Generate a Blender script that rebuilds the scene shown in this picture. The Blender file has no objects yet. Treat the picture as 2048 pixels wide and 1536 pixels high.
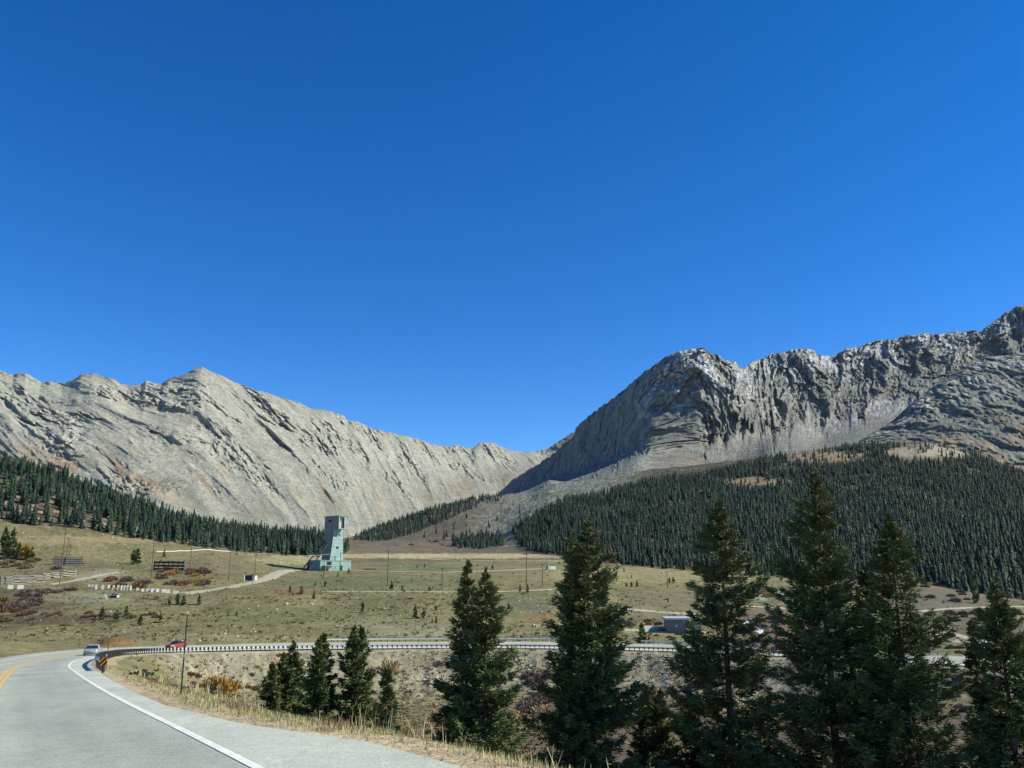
import bpy, math, numpy as np
from mathutils import Vector, Matrix
rng = np.random.default_rng(7)
S = bpy.context.scene
COL = S.collection
# ------------------------------------------------------------------ camera, sky, sun, exposure
F = 1700.0; CX, CY = 1024.0, 768.0
PITCH = math.atan((1150.0 - CY) / F)
cd = bpy.data.cameras.new('camera'); cam = bpy.data.objects.new('camera', cd); COL.objects.link(cam)
cd.sensor_width = 36; cd.lens = 36 * F / 2048; cd.clip_start = 0.1; cd.clip_end = 40000
cam.rotation_euler = (math.pi / 2 + PITCH, 0, 0); cam.location = (0, 0, 0)
S.camera = cam
SUN_AZ, SUN_EL = math.radians(91), math.radians(38)      # azimuth clockwise from the view direction
W = bpy.data.worlds.new('World'); S.world = W; W.use_nodes = True
wn, wl = W.node_tree.nodes, W.node_tree.links
bg = wn['Background']; sky = wn.new('ShaderNodeTexSky'); sky.sky_type = 'NISHITA'; sky.sun_disc = False
sky.sun_elevation = SUN_EL; sky.sun_rotation = SUN_AZ; sky.altitude = 3300; sky.air_density = 1.0
sky.dust_density = 0.03; sky.ozone_density = 3.0
hs = wn.new('ShaderNodeHueSaturation'); hs.inputs['Saturation'].default_value = 1.35
hs.inputs['Value'].default_value = 1.0; hs.inputs['Hue'].default_value = 0.508
wl.new(sky.outputs[0], hs.inputs['Color']); wl.new(hs.outputs[0], bg.inputs[0]); bg.inputs[1].default_value = 0.135
sl = bpy.data.lights.new('sun', 'SUN'); sl.energy = 5.0; sl.angle = math.radians(0.53); sl.color = (1, 0.94, 0.80)
so = bpy.data.objects.new('sun', sl); COL.objects.link(so)
sd = Vector((math.sin(SUN_AZ) * math.cos(SUN_EL), math.cos(SUN_AZ) * math.cos(SUN_EL), math.sin(SUN_EL)))
so.rotation_euler = sd.to_track_quat('Z', 'Y').to_euler(); so.location = sd * 100
S.view_settings.view_transform = 'Standard'; S.view_settings.look = 'None'
S.view_settings.gamma = 1; S.view_settings.exposure = 0.5; S.view_settings.use_curve_mapping = False
S.render.engine = 'CYCLES'; S.cycles.max_bounces = 4; S.cycles.diffuse_bounces = 2; S.cycles.glossy_bounces = 2
S.cycles.transparent_max_bounces = 4; S.cycles.use_denoising = True
# ------------------------------------------------------------------ pixel <-> world
CT, ST = math.cos(PITCH), math.sin(PITCH)
def ue(px, py):
    a = (np.asarray(px, float) - CX) / F; b = (CY - np.asarray(py, float)) / F
    Y = CT - b * ST; Z = ST + b * CT
    return a / Y, Z / Y
def proj(x, y, z):
    d = y * CT + z * ST; v = -y * ST + z * CT
    return CX + F * x / d, CY - F * v / d
# ------------------------------------------------------------------ noise
def _h(ix, iy, seed):
    n = (ix.astype(np.int64) * 374761393 + iy.astype(np.int64) * 668265263 + seed * 974634777) & 0xffffffff
    n = ((n ^ (n >> 13)) * 1274126177) & 0xffffffff
    n = n ^ (n >> 16)
    return (n & 0xffff) / 65536.0 * 2 * np.pi
def perlin(x, y, seed=0):
    x = np.asarray(x, float); y = np.asarray(y, float)
    ix, iy = np.floor(x), np.floor(y); fx, fy = x - ix, y - iy
    def g(dx, dy):
        a = _h(ix + dx, iy + dy, seed); return np.cos(a) * (fx - dx) + np.sin(a) * (fy - dy)
    sx = fx * fx * fx * (fx * (fx * 6 - 15) + 10); sy = fy * fy * fy * (fy * (fy * 6 - 15) + 10)
    return ((g(0, 0) * (1 - sx) + g(1, 0) * sx) * (1 - sy) + (g(0, 1) * (1 - sx) + g(1, 1) * sx) * sy) * 1.5
def fbm(x, y, o=5, seed=0, gain=0.5):
    r = 0; a = 1; t = 0
    for k in range(o):
        r = r + a * perlin(x * 2 ** k, y * 2 ** k, seed + k); t += a; a *= gain
    return r / t
def ridged(x, y, o=5, seed=0, gain=0.55):
    r = 0; a = 1; t = 0; w = 1
    for k in range(o):
        n = 1 - np.abs(perlin(x * 2 ** k, y * 2 ** k, seed + 11 * k)) * 1.6
        n = np.clip(n, 0, 1) ** 2
        r = r + a * n * w; w = np.clip(n * 1.5, 0.25, 1); t += a; a *= gain
    return r / t
def chips(x, y, seed=0):
    """broken facets: each jittered cell is a tilted plane"""
    ix, iy = np.floor(x), np.floor(y); best = np.full(x.shape, 9e9); val = np.zeros(x.shape)
    for dx in (-1, 0, 1):
        for dy in (-1, 0, 1):
            cx, cy = ix + dx, iy + dy; a = _h(cx, cy, seed) / (2 * np.pi); c = _h(cx, cy, seed + 1) / (2 * np.pi); g = _h(cx, cy, seed + 2); h = _h(cx, cy, seed + 3) / (2 * np.pi)
            px, py = cx + .1 + .8 * a, cy + .1 + .8 * c; ex, ey = x - px, y - py; d = ex * ex + ey * ey; m = d < best
            best = np.where(m, d, best); val = np.where(m, (h - .5) + (np.cos(g) * ex + np.sin(g) * ey) * 1.5, val)
    return val
def sstep(a, b, x):
    t = np.clip((x - a) / (b - a), 0, 1); return t * t * (3 - 2 * t)
# ------------------------------------------------------------------ mesh helpers
def mesh_np(name, v, f, mat=None, col=None, smooth=False, mats=None, mi=None):
    v = np.asarray(v, np.float32).reshape(-1, 3); f = np.asarray(f, np.int32); n, k = f.shape
    me = bpy.data.meshes.new(name); me.vertices.add(len(v)); me.vertices.foreach_set('co', v.ravel())
    me.loops.add(n * k); me.loops.foreach_set('vertex_index', f.ravel())
    me.polygons.add(n); me.polygons.foreach_set('loop_start', np.arange(0, n * k, k, dtype=np.int32))
    if smooth: me.polygons.foreach_set('use_smooth', np.ones(n, bool))
    for m in (mats or ([mat] if mat else [])): me.materials.append(m)
    if mi is not None: me.polygons.foreach_set('material_index', np.asarray(mi, np.int32))
    me.update(calc_edges=True); me.validate()
    if col is not None:
        at = me.color_attributes.new('Col', 'FLOAT_COLOR', 'POINT')
        c = np.ones((len(v), 4), np.float32); c[:, :3] = col; at.data.foreach_set('color', c.ravel())
    return me
def link(name, me, parent=None, loc=(0, 0, 0), rz=0.0, sc=None, **kw):
    o = bpy.data.objects.new(name, me); COL.objects.link(o); o.location = loc; o.rotation_euler = (0, 0, rz)
    if sc is not None: o.scale = (sc, sc, sc) if np.isscalar(sc) else sc
    if parent: o.parent = parent
    for k, x in kw.items(): o[k] = x
    return o
class MB:
    def __init__(s): s.v = []; s.f = []; s.n = 0
    def add(s, v, f):
        v = np.asarray(v, float); s.v.append(v)
        for q in f: s.f.append(tuple(int(i) + s.n for i in q))
        s.n += len(v); return s
    def box(s, c, d, rz=0.0, taper=1.0):
        c = np.array(c, float); hx, hy, hz = np.array(d, float) / 2
        v = np.array([(-hx, -hy, -hz), (hx, -hy, -hz), (hx, hy, -hz), (-hx, hy, -hz),
                      (-hx * taper, -hy * taper, hz), (hx * taper, -hy * taper, hz), (hx * taper, hy * taper, hz), (-hx * taper, hy * taper, hz)])
        if rz:
            cc, ss = math.cos(rz), math.sin(rz); v = v @ np.array([(cc, ss, 0), (-ss, cc, 0), (0, 0, 1)])
        return s.add(v + c, [(0, 3, 2, 1), (4, 5, 6, 7), (0, 1, 5, 4), (1, 2, 6, 5), (2, 3, 7, 6), (3, 0, 4, 7)])
    def bar(s, a, b, r0, r1=None, n=8):
        a, b = Vector(a), Vector(b); r1 = r0 if r1 is None else r1; q = (b - a).to_track_quat('Z', 'Y')
        v = []
        for p, r in ((a, r0), (b, r1)):
            for i in range(n):
                w = q @ Vector((math.cos(i * 2 * math.pi / n) * r, math.sin(i * 2 * math.pi / n) * r, 0)); v.append(tuple(p + w))
        f = [(i, (i + 1) % n, n + (i + 1) % n, n + i) for i in range(n)] + [tuple(range(n))[::-1], tuple(range(n, 2 * n))]
        return s.add(v, f)
    def mesh(s, name, mat=None, smooth=False):
        me = bpy.data.meshes.new(name); me.from_pydata([tuple(p) for p in np.vstack(s.v)], [], s.f)
        if mat: me.materials.append(mat)
        if smooth: me.polygons.foreach_set('use_smooth', np.ones(len(me.polygons), bool))
        me.update(); return me
# ------------------------------------------------------------------ materials
def mat(name, base=(0.5, 0.5, 0.5), rough=0.9, attr=False, layers=(), bump=(), metal=0.0, spec=0.3, emit=None, tint=1.0):
    """layers: (scale, detail, lo, hi) noises multiplying the base; bump: (scale, distance, strength)"""
    m = bpy.data.materials.new(name); m.use_nodes = True; N, L = m.node_tree.nodes, m.node_tree.links
    b = N['Principled BSDF']; b.inputs['Roughness'].default_value = rough; b.inputs['Metallic'].default_value = metal
    b.inputs['Specular IOR Level'].default_value = spec
    geo = N.new('ShaderNodeNewGeometry') if not attr == 'obj' else None
    if attr:
        a = N.new('ShaderNodeAttribute'); a.attribute_name = 'Col'; cur = a.outputs['Color']
    else:
        r = N.new('ShaderNodeRGB'); r.outputs[0].default_value = (*base, 1); cur = r.outputs[0]
    tc = N.new('ShaderNodeTexCoord')
    for sc, de, lo, hi in layers:
        n = N.new('ShaderNodeTexNoise'); n.inputs['Scale'].default_value = sc; n.inputs['Detail'].default_value = de
        n.inputs['Roughness'].default_value = 0.65
        L.new(tc.outputs['Object'], n.inputs['Vector'])
        mr = N.new('ShaderNodeMapRange'); mr.inputs['From Min'].default_value = 0.3; mr.inputs['From Max'].default_value = 0.7
        mr.inputs['To Min'].default_value = lo; mr.inputs['To Max'].default_value = hi
        L.new(n.outputs['Fac'], mr.inputs['Value'])
        mx = N.new('ShaderNodeMix'); mx.data_type = 'RGBA'; mx.blend_type = 'MULTIPLY'; mx.inputs['Factor'].default_value = 1
        L.new(cur, mx.inputs['A']); L.new(mr.outputs[0], mx.inputs['B']); cur = mx.outputs['Result']
    L.new(cur, b.inputs['Base Color'])
    nb = None
    for sc, dist, st in bump:
        n = N.new('ShaderNodeTexNoise'); n.inputs['Scale'].default_value = sc; n.inputs['Detail'].default_value = 6
        n.inputs['Roughness'].default_value = 0.7
        L.new(tc.outputs['Object'], n.inputs['Vector'])
        bp = N.new('ShaderNodeBump'); bp.inputs['Distance'].default_value = dist; bp.inputs['Strength'].default_value = st
        L.new(n.outputs['Fac'], bp.inputs['Height'])
        if nb: L.new(nb.outputs[0], bp.inputs['Normal'])
        nb = bp
    if nb: L.new(nb.outputs[0], b.inputs['Normal'])
    return m
M_GROUND = mat('ground', attr=True, layers=((0.9, 5, 0.72, 1.28), (0.09, 4, 0.8, 1.2), (6.0, 4, 0.7, 1.3)), bump=((0.6, 0.6, 0.7), (7, 0.08, 0.6)), spec=0.1)
M_ROCK = mat('rock', attr=True, layers=((0.05, 8, 0.78, 1.22), (0.012, 6, 0.88, 1.12)), bump=((0.03, 10, 0.6), (0.15, 4, 0.6)), spec=0.1)
# ------------------------------------------------------------------ lofted terrain sheets
def pchip_cols(x, y, xq):
    """x,y: (n,c) monotone x; xq: (m,c) -> (m,c)"""
    h = np.diff(x, axis=0); d = np.diff(y, axis=0) / h
    m = np.zeros_like(y); w1 = 2 * h[1:] + h[:-1]; w2 = h[1:] + 2 * h[:-1]
    ok = (d[:-1] * d[1:]) > 0
    with np.errstate(all='ignore'):
        hm = (w1 + w2) / (w1 / d[:-1] + w2 / d[1:])
    m[1:-1] = np.where(ok, hm, 0); m[0] = d[0]; m[-1] = d[-1]
    out = np.empty_like(xq)
    for j in range(x.shape[0] - 1):
        sel = (xq >= x[j]) & (xq <= x[j + 1]) if j else (xq <= x[1])
        if j == x.shape[0] - 2: sel = xq >= x[j]
        t = (xq - x[j]) / h[j]; t2 = t * t; t3 = t2 * t
        v = (2 * t3 - 3 * t2 + 1) * y[j] + (t3 - 2 * t2 + t) * h[j] * m[j] + (-2 * t3 + 3 * t2) * y[j + 1] + (t3 - t2) * h[j] * m[j + 1]
        out = np.where(sel, v, out)
    return out
def smooth1(a, k):
    if k < 1: return a
    w = np.hanning(2 * k + 3)[1:-1]; w /= w.sum()
    return np.convolve(np.pad(a, k, mode='edge'), w, mode='valid')
class Sheet:
    def __init__(s, u, lines, rows, sm):
        s.u = u; Ds, Zs = [], []
        for ln, k in zip(lines, sm):
            P = np.array([p[:3] for p in ln], float); zm = np.array([len(p) > 3 for p in ln])
            uu, ee = ue(P[:, 0], P[:, 1])
            if zm.any():                                      # (px, z, D, 'z')
                uu = ue(P[:, 0], 1300)[0]; zz = np.where(zm, P[:, 1], ee * P[:, 2])
            else: zz = ee * P[:, 2]
            D = np.interp(u, uu, P[:, 2])
            if zm.any(): Z = np.interp(u, uu, zz)
            else: Z = np.interp(u, uu, ee) * D                # keep the line straight as seen
            Ds.append(smooth1(D, max(k, 12))); e = Z / D; Zs.append(smooth1(e, k) * Ds[-1])
        D, Z = np.array(Ds), np.array(Zs)
        for j in range(1, len(D)): D[j] = np.maximum(D[j], D[j - 1] * 1.01 + 0.3)
        s.lineD, s.lineZ = D, Z
        rr = []
        for j, n in enumerate(rows):
            t = np.arange(n)[:, None] / n
            rr.append(np.exp(np.log(D[j]) * (1 - t) + np.log(D[j + 1]) * t))
        rr.append(D[-1:]); s.D = np.vstack(rr); s.Z = pchip_cols(D, Z, s.D)
        s.T = np.concatenate([j + np.arange(n) / n for j, n in enumerate(rows)] + [[len(rows)]])[:, None] * np.ones_like(u)
    def xyz(s):
        return s.u[None, :] * s.D, s.D, s.Z
    def build(s, name, m, col, **kw):
        X, Y, Z = s.xyz(); nr, nc = X.shape
        v = np.stack([X, Y, Z], -1).reshape(-1, 3)
        i = np.arange((nr - 1) * nc).reshape(nr - 1, nc)[:, :-1].ravel()
        f = np.stack([i, i + 1, i + nc + 1, i + nc], 1)
        o = link(name, mesh_np(name, v, f, m, col.reshape(-1, 3), smooth=True), kind='structure', **kw)
        return o
    def z(s, x, y):
        x = np.atleast_1d(np.asarray(x, float)); y = np.atleast_1d(np.asarray(y, float)); out = np.empty(len(x))
        fi = np.interp(x / y, s.u, np.arange(len(s.u))); i0 = np.minimum(fi.astype(int), len(s.u) - 2); t = fi - i0
        for k in range(len(x)):
            a = np.interp(y[k], s.D[:, i0[k]], s.Z[:, i0[k]]); b = np.interp(y[k], s.D[:, i0[k] + 1], s.Z[:, i0[k] + 1])
            out[k] = a * (1 - t[k]) + b * t[k]
        return out
    def hit(s, px, py, dmin=0.0):
        """first ground point under a pixel beyond dmin -> (x, y, z)"""
        u, e = ue(px, py); u, e = float(u), float(e)
        i = int(np.argmin(np.abs(s.u - u))); E = s.Z[:, i] / s.D[:, i]
        k = np.where((E >= e) & (s.D[:, i] > dmin))[0]
        if len(k) == 0: j = int(np.argmax(np.where(s.D[:, i] > dmin, E, -9))); return (u * s.D[j, i], s.D[j, i], s.Z[j, i])
        j = k[0]
        if j > 0 and s.D[j - 1, i] > dmin:
            t = (e - E[j - 1]) / max(E[j] - E[j - 1], 1e-9); t = min(max(t, 0), 1); D = s.D[j - 1, i] * (1 - t) + s.D[j, i] * t
        else: D = s.D[j, i]
        return (u * D, D, e * D if j > 0 and s.D[j - 1, i] > dmin else s.Z[j, i])
# ---- the highway: right edge line first along the slope ahead, then across the draw
H, SL = 1.9, 0.075
def onplane(px, py):
    u, e = ue(px, py); D = H / (-e - SL); return np.array([u * D, D, e * D])
near = [onplane(*p) for p in ((515, 1536), (375, 1465), (240, 1400), (180, 1365), (150, 1344), (134, 1332))]
RAIL = [(215, 1309, 150), (293, 1305, 166), (400, 1302, 182), (500, 1300, 194), (600, 1298, 203), (800, 1296, 214), (1000, 1295.5, 218),
        (1083, 1296, 218), (1268, 1300, 213), (1346, 1302, 209), (1557, 1311, 195), (1856, 1326, 168), (1930, 1331, 160), (2048, 1338, 150), (2300, 1352, 130)]
far_ = []
for a, b, D in RAIL:
    u, e = ue(a, b); far_.append(np.array([u * D, D, e * D]))
d0 = near[0] - near[1]; d0 /= np.linalg.norm(d0)
pts = [near[0] + d0 * 60, near[0] + d0 * 25, *near, np.array([-49.2, 100, -9.4]), np.array([-59.5, 124, -11.2]), np.array([-67.5, 145, -12.7])]
rail_off = 3.0
fr = np.array(far_); tg = np.gradient(fr[:, :2], axis=0); tg /= np.linalg.norm(tg, axis=1)[:, None]
for k in range(1, len(fr)):                                       # the line runs rail_off to the left of travel
    pts.append(fr[k] + np.array([-tg[k, 1] * rail_off, tg[k, 0] * rail_off, 0.05]))
pts = np.array(pts)
def resample(P, step):
    for _ in range(2):                                        # chaikin rounding
        Q = np.empty((2 * len(P) - 2, 3)); Q[0::2] = P[:-1] * .75 + P[1:] * .25; Q[1::2] = P[:-1] * .25 + P[1:] * .75
        P = np.vstack([P[:1], Q, P[-1:]])
    s = np.r_[0, np.cumsum(np.linalg.norm(np.diff(P[:, :2], axis=0), axis=1))]
    t = np.arange(0, s[-1], step); R = np.stack([np.interp(t, s, P[:, i]) for i in range(3)], 1)
    for i in range(3): R[:, i] = smooth1(R[:, i], int(4 / step))
    return t, R
PS, PATH = resample(pts, 1.0)
PT = np.gradient(PATH[:, :2], axis=0); PT /= np.linalg.norm(PT, axis=1)[:, None]; PN = np.stack([PT[:, 1], -PT[:, 0]], 1)   # right-hand normal
WS = np.interp(PATH[:, 1], [16, 21, 28, 45, 70, 100, 130], [2.55, 1.4, .85, 1.05, 1.6, 2.2, 2.75]); WS[PS > 170] = 2.75
BANK = 0.04 * sstep(150, 230, PS)                              # far part leans towards the draw
def road_pt(i, off):
    fi = np.clip(i, 0, len(PATH) - 1.001); a = np.floor(fi).astype(int); t = (fi - a)[..., None]
    p = PATH[a] * (1 - t) + PATH[a + 1] * t; n = PN[a] * (1 - t) + PN[a + 1] * t; bk = BANK[a]
    return np.concatenate([p[..., :2] + n * np.asarray(off)[..., None], (p[..., 2] - bk * off)[..., None]], -1)
def near_path(x, y):
    sh = x.shape; x, y = x.ravel(), y.ravel(); idx = np.empty(len(x), int)
    for c in range(0, len(x), 20000):
        d = (x[c:c + 20000, None] - PATH[None, :, 0]) ** 2 + (y[c:c + 20000, None] - PATH[None, :, 1]) ** 2
        idx[c:c + 20000] = np.argmin(d, 1)
    off = (x - PATH[idx, 0]) * PN[idx, 0] + (y - PATH[idx, 1]) * PN[idx, 1]
    dd = np.hypot(x - PATH[idx, 0], y - PATH[idx, 1]); off = np.sign(off) * dd
    return idx.reshape(sh), off.reshape(sh)
# ---- valley sheet
def zl(D, pairs): return [(px, z, D, 'z') for px, z in pairs]
def rl(dD, dz): return [(a, b, D) for a, b, D in RAIL], dD, dz
pl = lambda D: -H - SL * D
rail_e = [(a, ue(a, b)[1] * D, D) for a, b, D in RAIL]
toe = [(-900, pl(125) + 3, 125, 'z'), (0, pl(138), 138, 'z'), (190, pl(146) - .3, 146, 'z')] + [(a, z - 6.8 * float(sstep(215, 560, a)) * (1 - .65 * float(sstep(1600, 1860, a))) - .6, D - 25 * float(sstep(215, 500, a)) - 1, 'z') for a, z, D in rail_e] + [(3000, -22, 90, 'z')]
redge = [(-900, pl(140) + 4, 140, 'z'), (0, pl(150) + 1, 152, 'z'), (190, pl(158), 158, 'z')] + [(a, z - .3, D + 3, 'z') for a, z, D in rail_e] + [(3000, -16, 104, 'z')]
rfar = [(-900, pl(150) + 5, 160, 'z'), (0, pl(165) + 2, 170, 'z'), (190, pl(178) + .6, 178, 'z')] + [(a, z + .3, D + 15, 'z') for a, z, D in rail_e] + [(3000, -15, 118, 'z')]
VL = [
 zl(3, [(-900, -1.7), (700, -2.3), (1400, -3.2), (3000, -3.6)]),
 zl(10, [(-900, pl(10) + 1), (900, pl(10)), (1100, -3.4), (1400, -5.2), (2000, -6.5), (3000, -7)]),
 zl(20, [(-900, pl(20) + 2), (0, pl(20) + .3), (700, pl(20)), (830, -3.9), (1000, -5.5), (1400, -8), (2048, -9), (3000, -9)]),
 zl(35, [(-900, pl(35) + 3), (0, pl(35) + .3), (400, pl(35)), (560, -6.2), (800, -8.5), (1000, -10), (1400, -12), (3000, -12)]),
 zl(60, [(-900, pl(60) + 4), (0, pl(60) + .4), (190, pl(60)), (300, -8.2), (400, -10.2), (600, -12.8), (800, -14), (1000, -15), (1400, -16.5), (3000, -15)]),
 zl(90, [(-900, pl(90) + 5), (0, pl(90) + .4), (150, pl(90)), (215, -9.7), (300, -11.6), (400, -13.6), (600, -16), (800, -17.2), (1000, -18), (1400, -19), (3000, -17)]),
 zl(118, [(-900, pl(118) + 5), (0, pl(118)), (200, pl(118)), (250, -11.6), (300, -12.9), (400, -15), (600, -17.8), (800, -19.5), (1000, -20.5), (1400, -21.5), (1650, -20.5), (1860, -18), (2300, -17), (3000, -18)]),
 toe, redge, rfar,
 [(-900, 1240, 260), (-300, 1285, 225), (0, 1282, 215), (200, 1268, 240), (400, 1243, 265), (600, 1233, 275), (800, 1233, 280), (1000, 1236, 280), (1200, 1262, 275), (1400, 1275, 270), (1600, 1285, 255), (1850, 1297, 235), (2048, 1305, 215), (3000, 1320, 190)],
 [(-900, 1210, 300), (-300, 1262, 262), (0, 1253, 262), (130, 1226, 275), (280, 1208, 292), (350, 1197, 300), (500, 1187, 310), (700, 1185, 320), (880, 1185, 320), (1100, 1189, 320), (1250, 1216, 322), (1400, 1226, 320), (1500, 1214, 330), (1600, 1223, 330), (1700, 1238, 322), (1850, 1252, 300), (2048, 1262, 280), (3000, 1280, 240)],
 [(-900, 1215, 330), (-300, 1266, 285), (0, 1257, 285), (130, 1231, 302), (280, 1213, 318), (350, 1201, 327), (450, 1183, 342), (500, 1180, 345), (700, 1172, 370), (880, 1172, 370), (1100, 1174, 370), (1250, 1196, 360), (1400, 1205, 360), (1600, 1203, 370), (1850, 1230, 335), (2048, 1243, 315), (3000, 1260, 280)],
 [(-900, 1160, 390), (-300, 1185, 360), (0, 1182, 350), (130, 1183, 350), (230, 1185, 350), (350, 1187, 352), (400, 1181, 360), (450, 1172, 380), (500, 1165, 400), (700, 1151, 450), (880, 1150, 450), (1100, 1153, 450), (1250, 1176, 430), (1400, 1183, 420), (1600, 1181, 420), (1850, 1205, 380), (2048, 1225, 350), (3000, 1240, 310)],
 [(-900, 1100, 460), (-300, 1140, 425), (0, 1145, 410), (130, 1145, 415), (280, 1143, 425), (350, 1143, 428), (420, 1135, 440), (500, 1147, 455), (560, 1141, 500), (600, 1140, 520), (700, 1142, 520), (880, 1133, 560), (1100, 1136, 550), (1250, 1153, 520), (1400, 1161, 500), (1600, 1167, 490), (1850, 1180, 440), (2048, 1205, 400), (3000, 1220, 360)],
 [(-900, 1000, 540), (-300, 1030, 520), (0, 1042, 520), (150, 1056, 530), (280, 1080, 540), (400, 1096, 560), (500, 1106, 590), (600, 1118, 600), (700, 1118, 650), (900, 1118, 700), (1050, 1113, 720), (1130, 1114, 700), (1250, 1130, 650), (1370, 1142, 620), (1600, 1157, 580), (1850, 1166, 540), (2048, 1202, 480), (3000, 1220, 450)],
 [(-900, 880, 640), (-300, 885, 630), (0, 934, 640), (100, 957, 650), (200, 993, 660), (300, 1030, 680), (400, 1058, 700), (500, 1075, 720), (640, 1082, 760), (700, 1098, 850), (900, 1106, 900), (1050, 1098, 900), (1130, 1088, 850), (1250, 1085, 800), (1370, 1085, 780), (1600, 1085, 760), (1850, 1090, 720), (2048, 1100, 690), (3000, 1110, 650)],
 [(-900, 900, 800), (-300, 920, 780), (0, 965, 790), (200, 1015, 810), (400, 1072, 850), (640, 1090, 900), (700, 1090, 1000), (900, 1092, 1050), (1000, 1082, 1100), (1050, 1065, 1080), (1130, 1032, 1070), (1250, 1025, 1060), (1370, 1015, 1060), (1600, 1000, 1060), (1850, 1000, 1020), (2048, 1015, 1000), (3000, 1030, 950)],
 [(-900, 1000, 1000), (0, 1050, 1000), (400, 1085, 1100), (640, 1088, 1150), (700, 1084, 1200), (775, 1078, 1250), (850, 1062, 1300), (925, 1040, 1330), (1000, 1030, 1350), (1060, 1012, 1350), (1100, 1000, 1350), (1200, 983, 1350), (1300, 963, 1360), (1500, 930, 1400), (1720, 893, 1450), (1850, 885, 1460), (1950, 912, 1430), (2048, 940, 1400), (3000, 960, 1350)],
 [(-900, 1060, 1300), (0, 1075, 1300), (400, 1090, 1400), (640, 1086, 1450), (715, 1074, 1480), (800, 1043, 1520), (870, 1021, 1560), (930, 1007, 1600), (1000, 993, 1660), (1060, 990, 1680), (1099, 972, 1680), (1200, 960, 1680), (1300, 945, 1690), (1500, 925, 1700), (1720, 895, 1700), (1850, 895, 1700), (2048, 940, 1650), (3000, 960, 1600)],
 [(-900, 1100, 1700), (0, 1100, 1700), (640, 1100, 1700), (930, 1045, 1850), (1000, 1020, 1900), (1100, 1000, 1950), (1300, 990, 1950), (1500, 970, 1950), (1720, 930, 1950), (2048, 990, 1900), (3000, 1000, 1850)],
]
NC = 1300
uV = np.linspace(-0.86, 0.86, NC)
V = Sheet(uV, VL, [24, 34, 40, 46, 44, 36, 26, 12, 18, 44, 34, 18, 30, 36, 36, 40, 34, 34, 34, 20], [14] * 7 + [6, 6, 6] + [9] * 3 + [7] * 8)
X, Y, Z = V.xyz()
# undulation and small bumps
amp = np.interp(V.D, [3, 30, 150, 400, 900, 1700], [.03, .15, .5, .9, 2.2, 5])
Z = Z + amp * fbm(X / 38, Y / 38, 4, 5) + 0.25 * amp * fbm(X / 7, Y / 7, 3, 9)
emb = sstep(0, 1, V.T - 6.2) * (1 - sstep(8.2, 8.6, V.T)) * sstep(-.42, -.3, V.u)[None, :]
Z = Z + emb * (ridged(X / 6, Y / 26, 3, 31) - .5) * 0.9
near_m = V.D < 270
ni, no_ = near_path(X[near_m], Y[near_m])
rz = PATH[ni, 2] - BANK[ni] * no_; no_ = np.where(no_ > 0, no_ + 2.75 - WS[ni], no_)
w = np.where(no_ > 0, 1 - sstep(4.0, np.where(V.D[near_m] > 130, 13.0, 8.5), no_), 1 - sstep(11.2, 22, -no_))
under = 0.10 + 0.10 * (np.abs(no_ + 3.5) < 6.0)
edge_lip = -0.12 * sstep(2.7, 4.2, no_)
Zn = Z[near_m]; Zn = Zn * (1 - w) + (rz - under + edge_lip * 1.0) * w; Z[near_m] = Zn
V.Z = Z
OFF = np.full(X.shape, 99.0); OFF[near_m] = no_
PX, PY = proj(X, Y, Z)
nz = fbm(X / 30, Y / 30, 5, 21); nf = fbm(X / 5, Y / 5, 4, 22); nb = fbm(X / 90, Y / 90, 4, 23)
C = np.empty(X.shape + (3,)); C[:] = (.176, .164, .070)
def paint(mask, c):
    global C
    mask = np.clip(mask, 0, 1)[..., None]; C = C * (1 - mask) + np.array(c) * mask
n5 = fbm(X / 1.8, Y / 2.6, 3, 24); paint(sstep(.0, .3, fbm(X / 14, Y / 16, 4, 26)) * .7, (.205, .185, .095)); paint(sstep(.05, .3, fbm(X / 11, Y / 13, 4, 27)) * .5, (.115, .10, .055)); paint(sstep(-.1, .35, nz), (.21, .188, .088)); paint(sstep(.0, .3, n5) * .45, (.10, .095, .045)); paint(sstep(.12, .35, -n5) * .4, (.24, .22, .12)); paint(sstep(.05, .4, nf) * .5, (.12, .095, .055)); paint(sstep(.1, .35, nb) * .7, (.125, .142, .062))
def blob(px, py, rx, ry, c, s=1.0, hard=.35, k=0):
    d = ((PX - px) / rx) ** 2 + ((PY - py) / ry) ** 2 + nf * 1.3 + nz * .9 + n5 * .8
    paint((1 - sstep(1 - hard, 1 + hard, d)) * s, c)
# moor behind the meadow, forest floor, rocky spur
T = V.T
moor = sstep(14.55, 14.9, T + nz * .25) * sstep(560, 720, PX)
paint(moor * sstep(1600, 1300, PX), (.115, .10, .07)); paint(moor * sstep(1600, 1300, PX) * sstep(.0, .3, nz + nf * .6) * .7, (.19, .155, .10)); paint(moor * sstep(.1, .3, nf) * .6, (.085, .065, .05)); paint(moor * sstep(-.2, .2, nb) * .5, (.14, .13, .08)); paint(moor * (1 - sstep(1300, 1600, PX)) * sstep(.0, .3, nz) * .6, (.16, .12, .07))
ff = sstep(14.8, 15.15, T) * (1 - sstep(600, 700, PX)); paint(ff, (.10, .085, .05)); paint(ff * sstep(.1, .3, nf), (.3, .26, .17))
rs = sstep(15.2, 15.8, T) * sstep(1080, 1180, PX); paint(rs, (.075, .07, .042)); paint(rs * sstep(.15, .4, nf + nz * .5) * .7, (.20, .17, .11))
tal = sstep(16.2, 17.0, T + nz * .6) * sstep(930, 1010, PX + nz * 60) * (1 - sstep(1180, 1330, PX)); paint(tal, (.12, .122, .088))
paint(tal * sstep(.0, .2, fbm(X / 4, Y / 4, 3, 77)), (.25, .26, .20))
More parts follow.
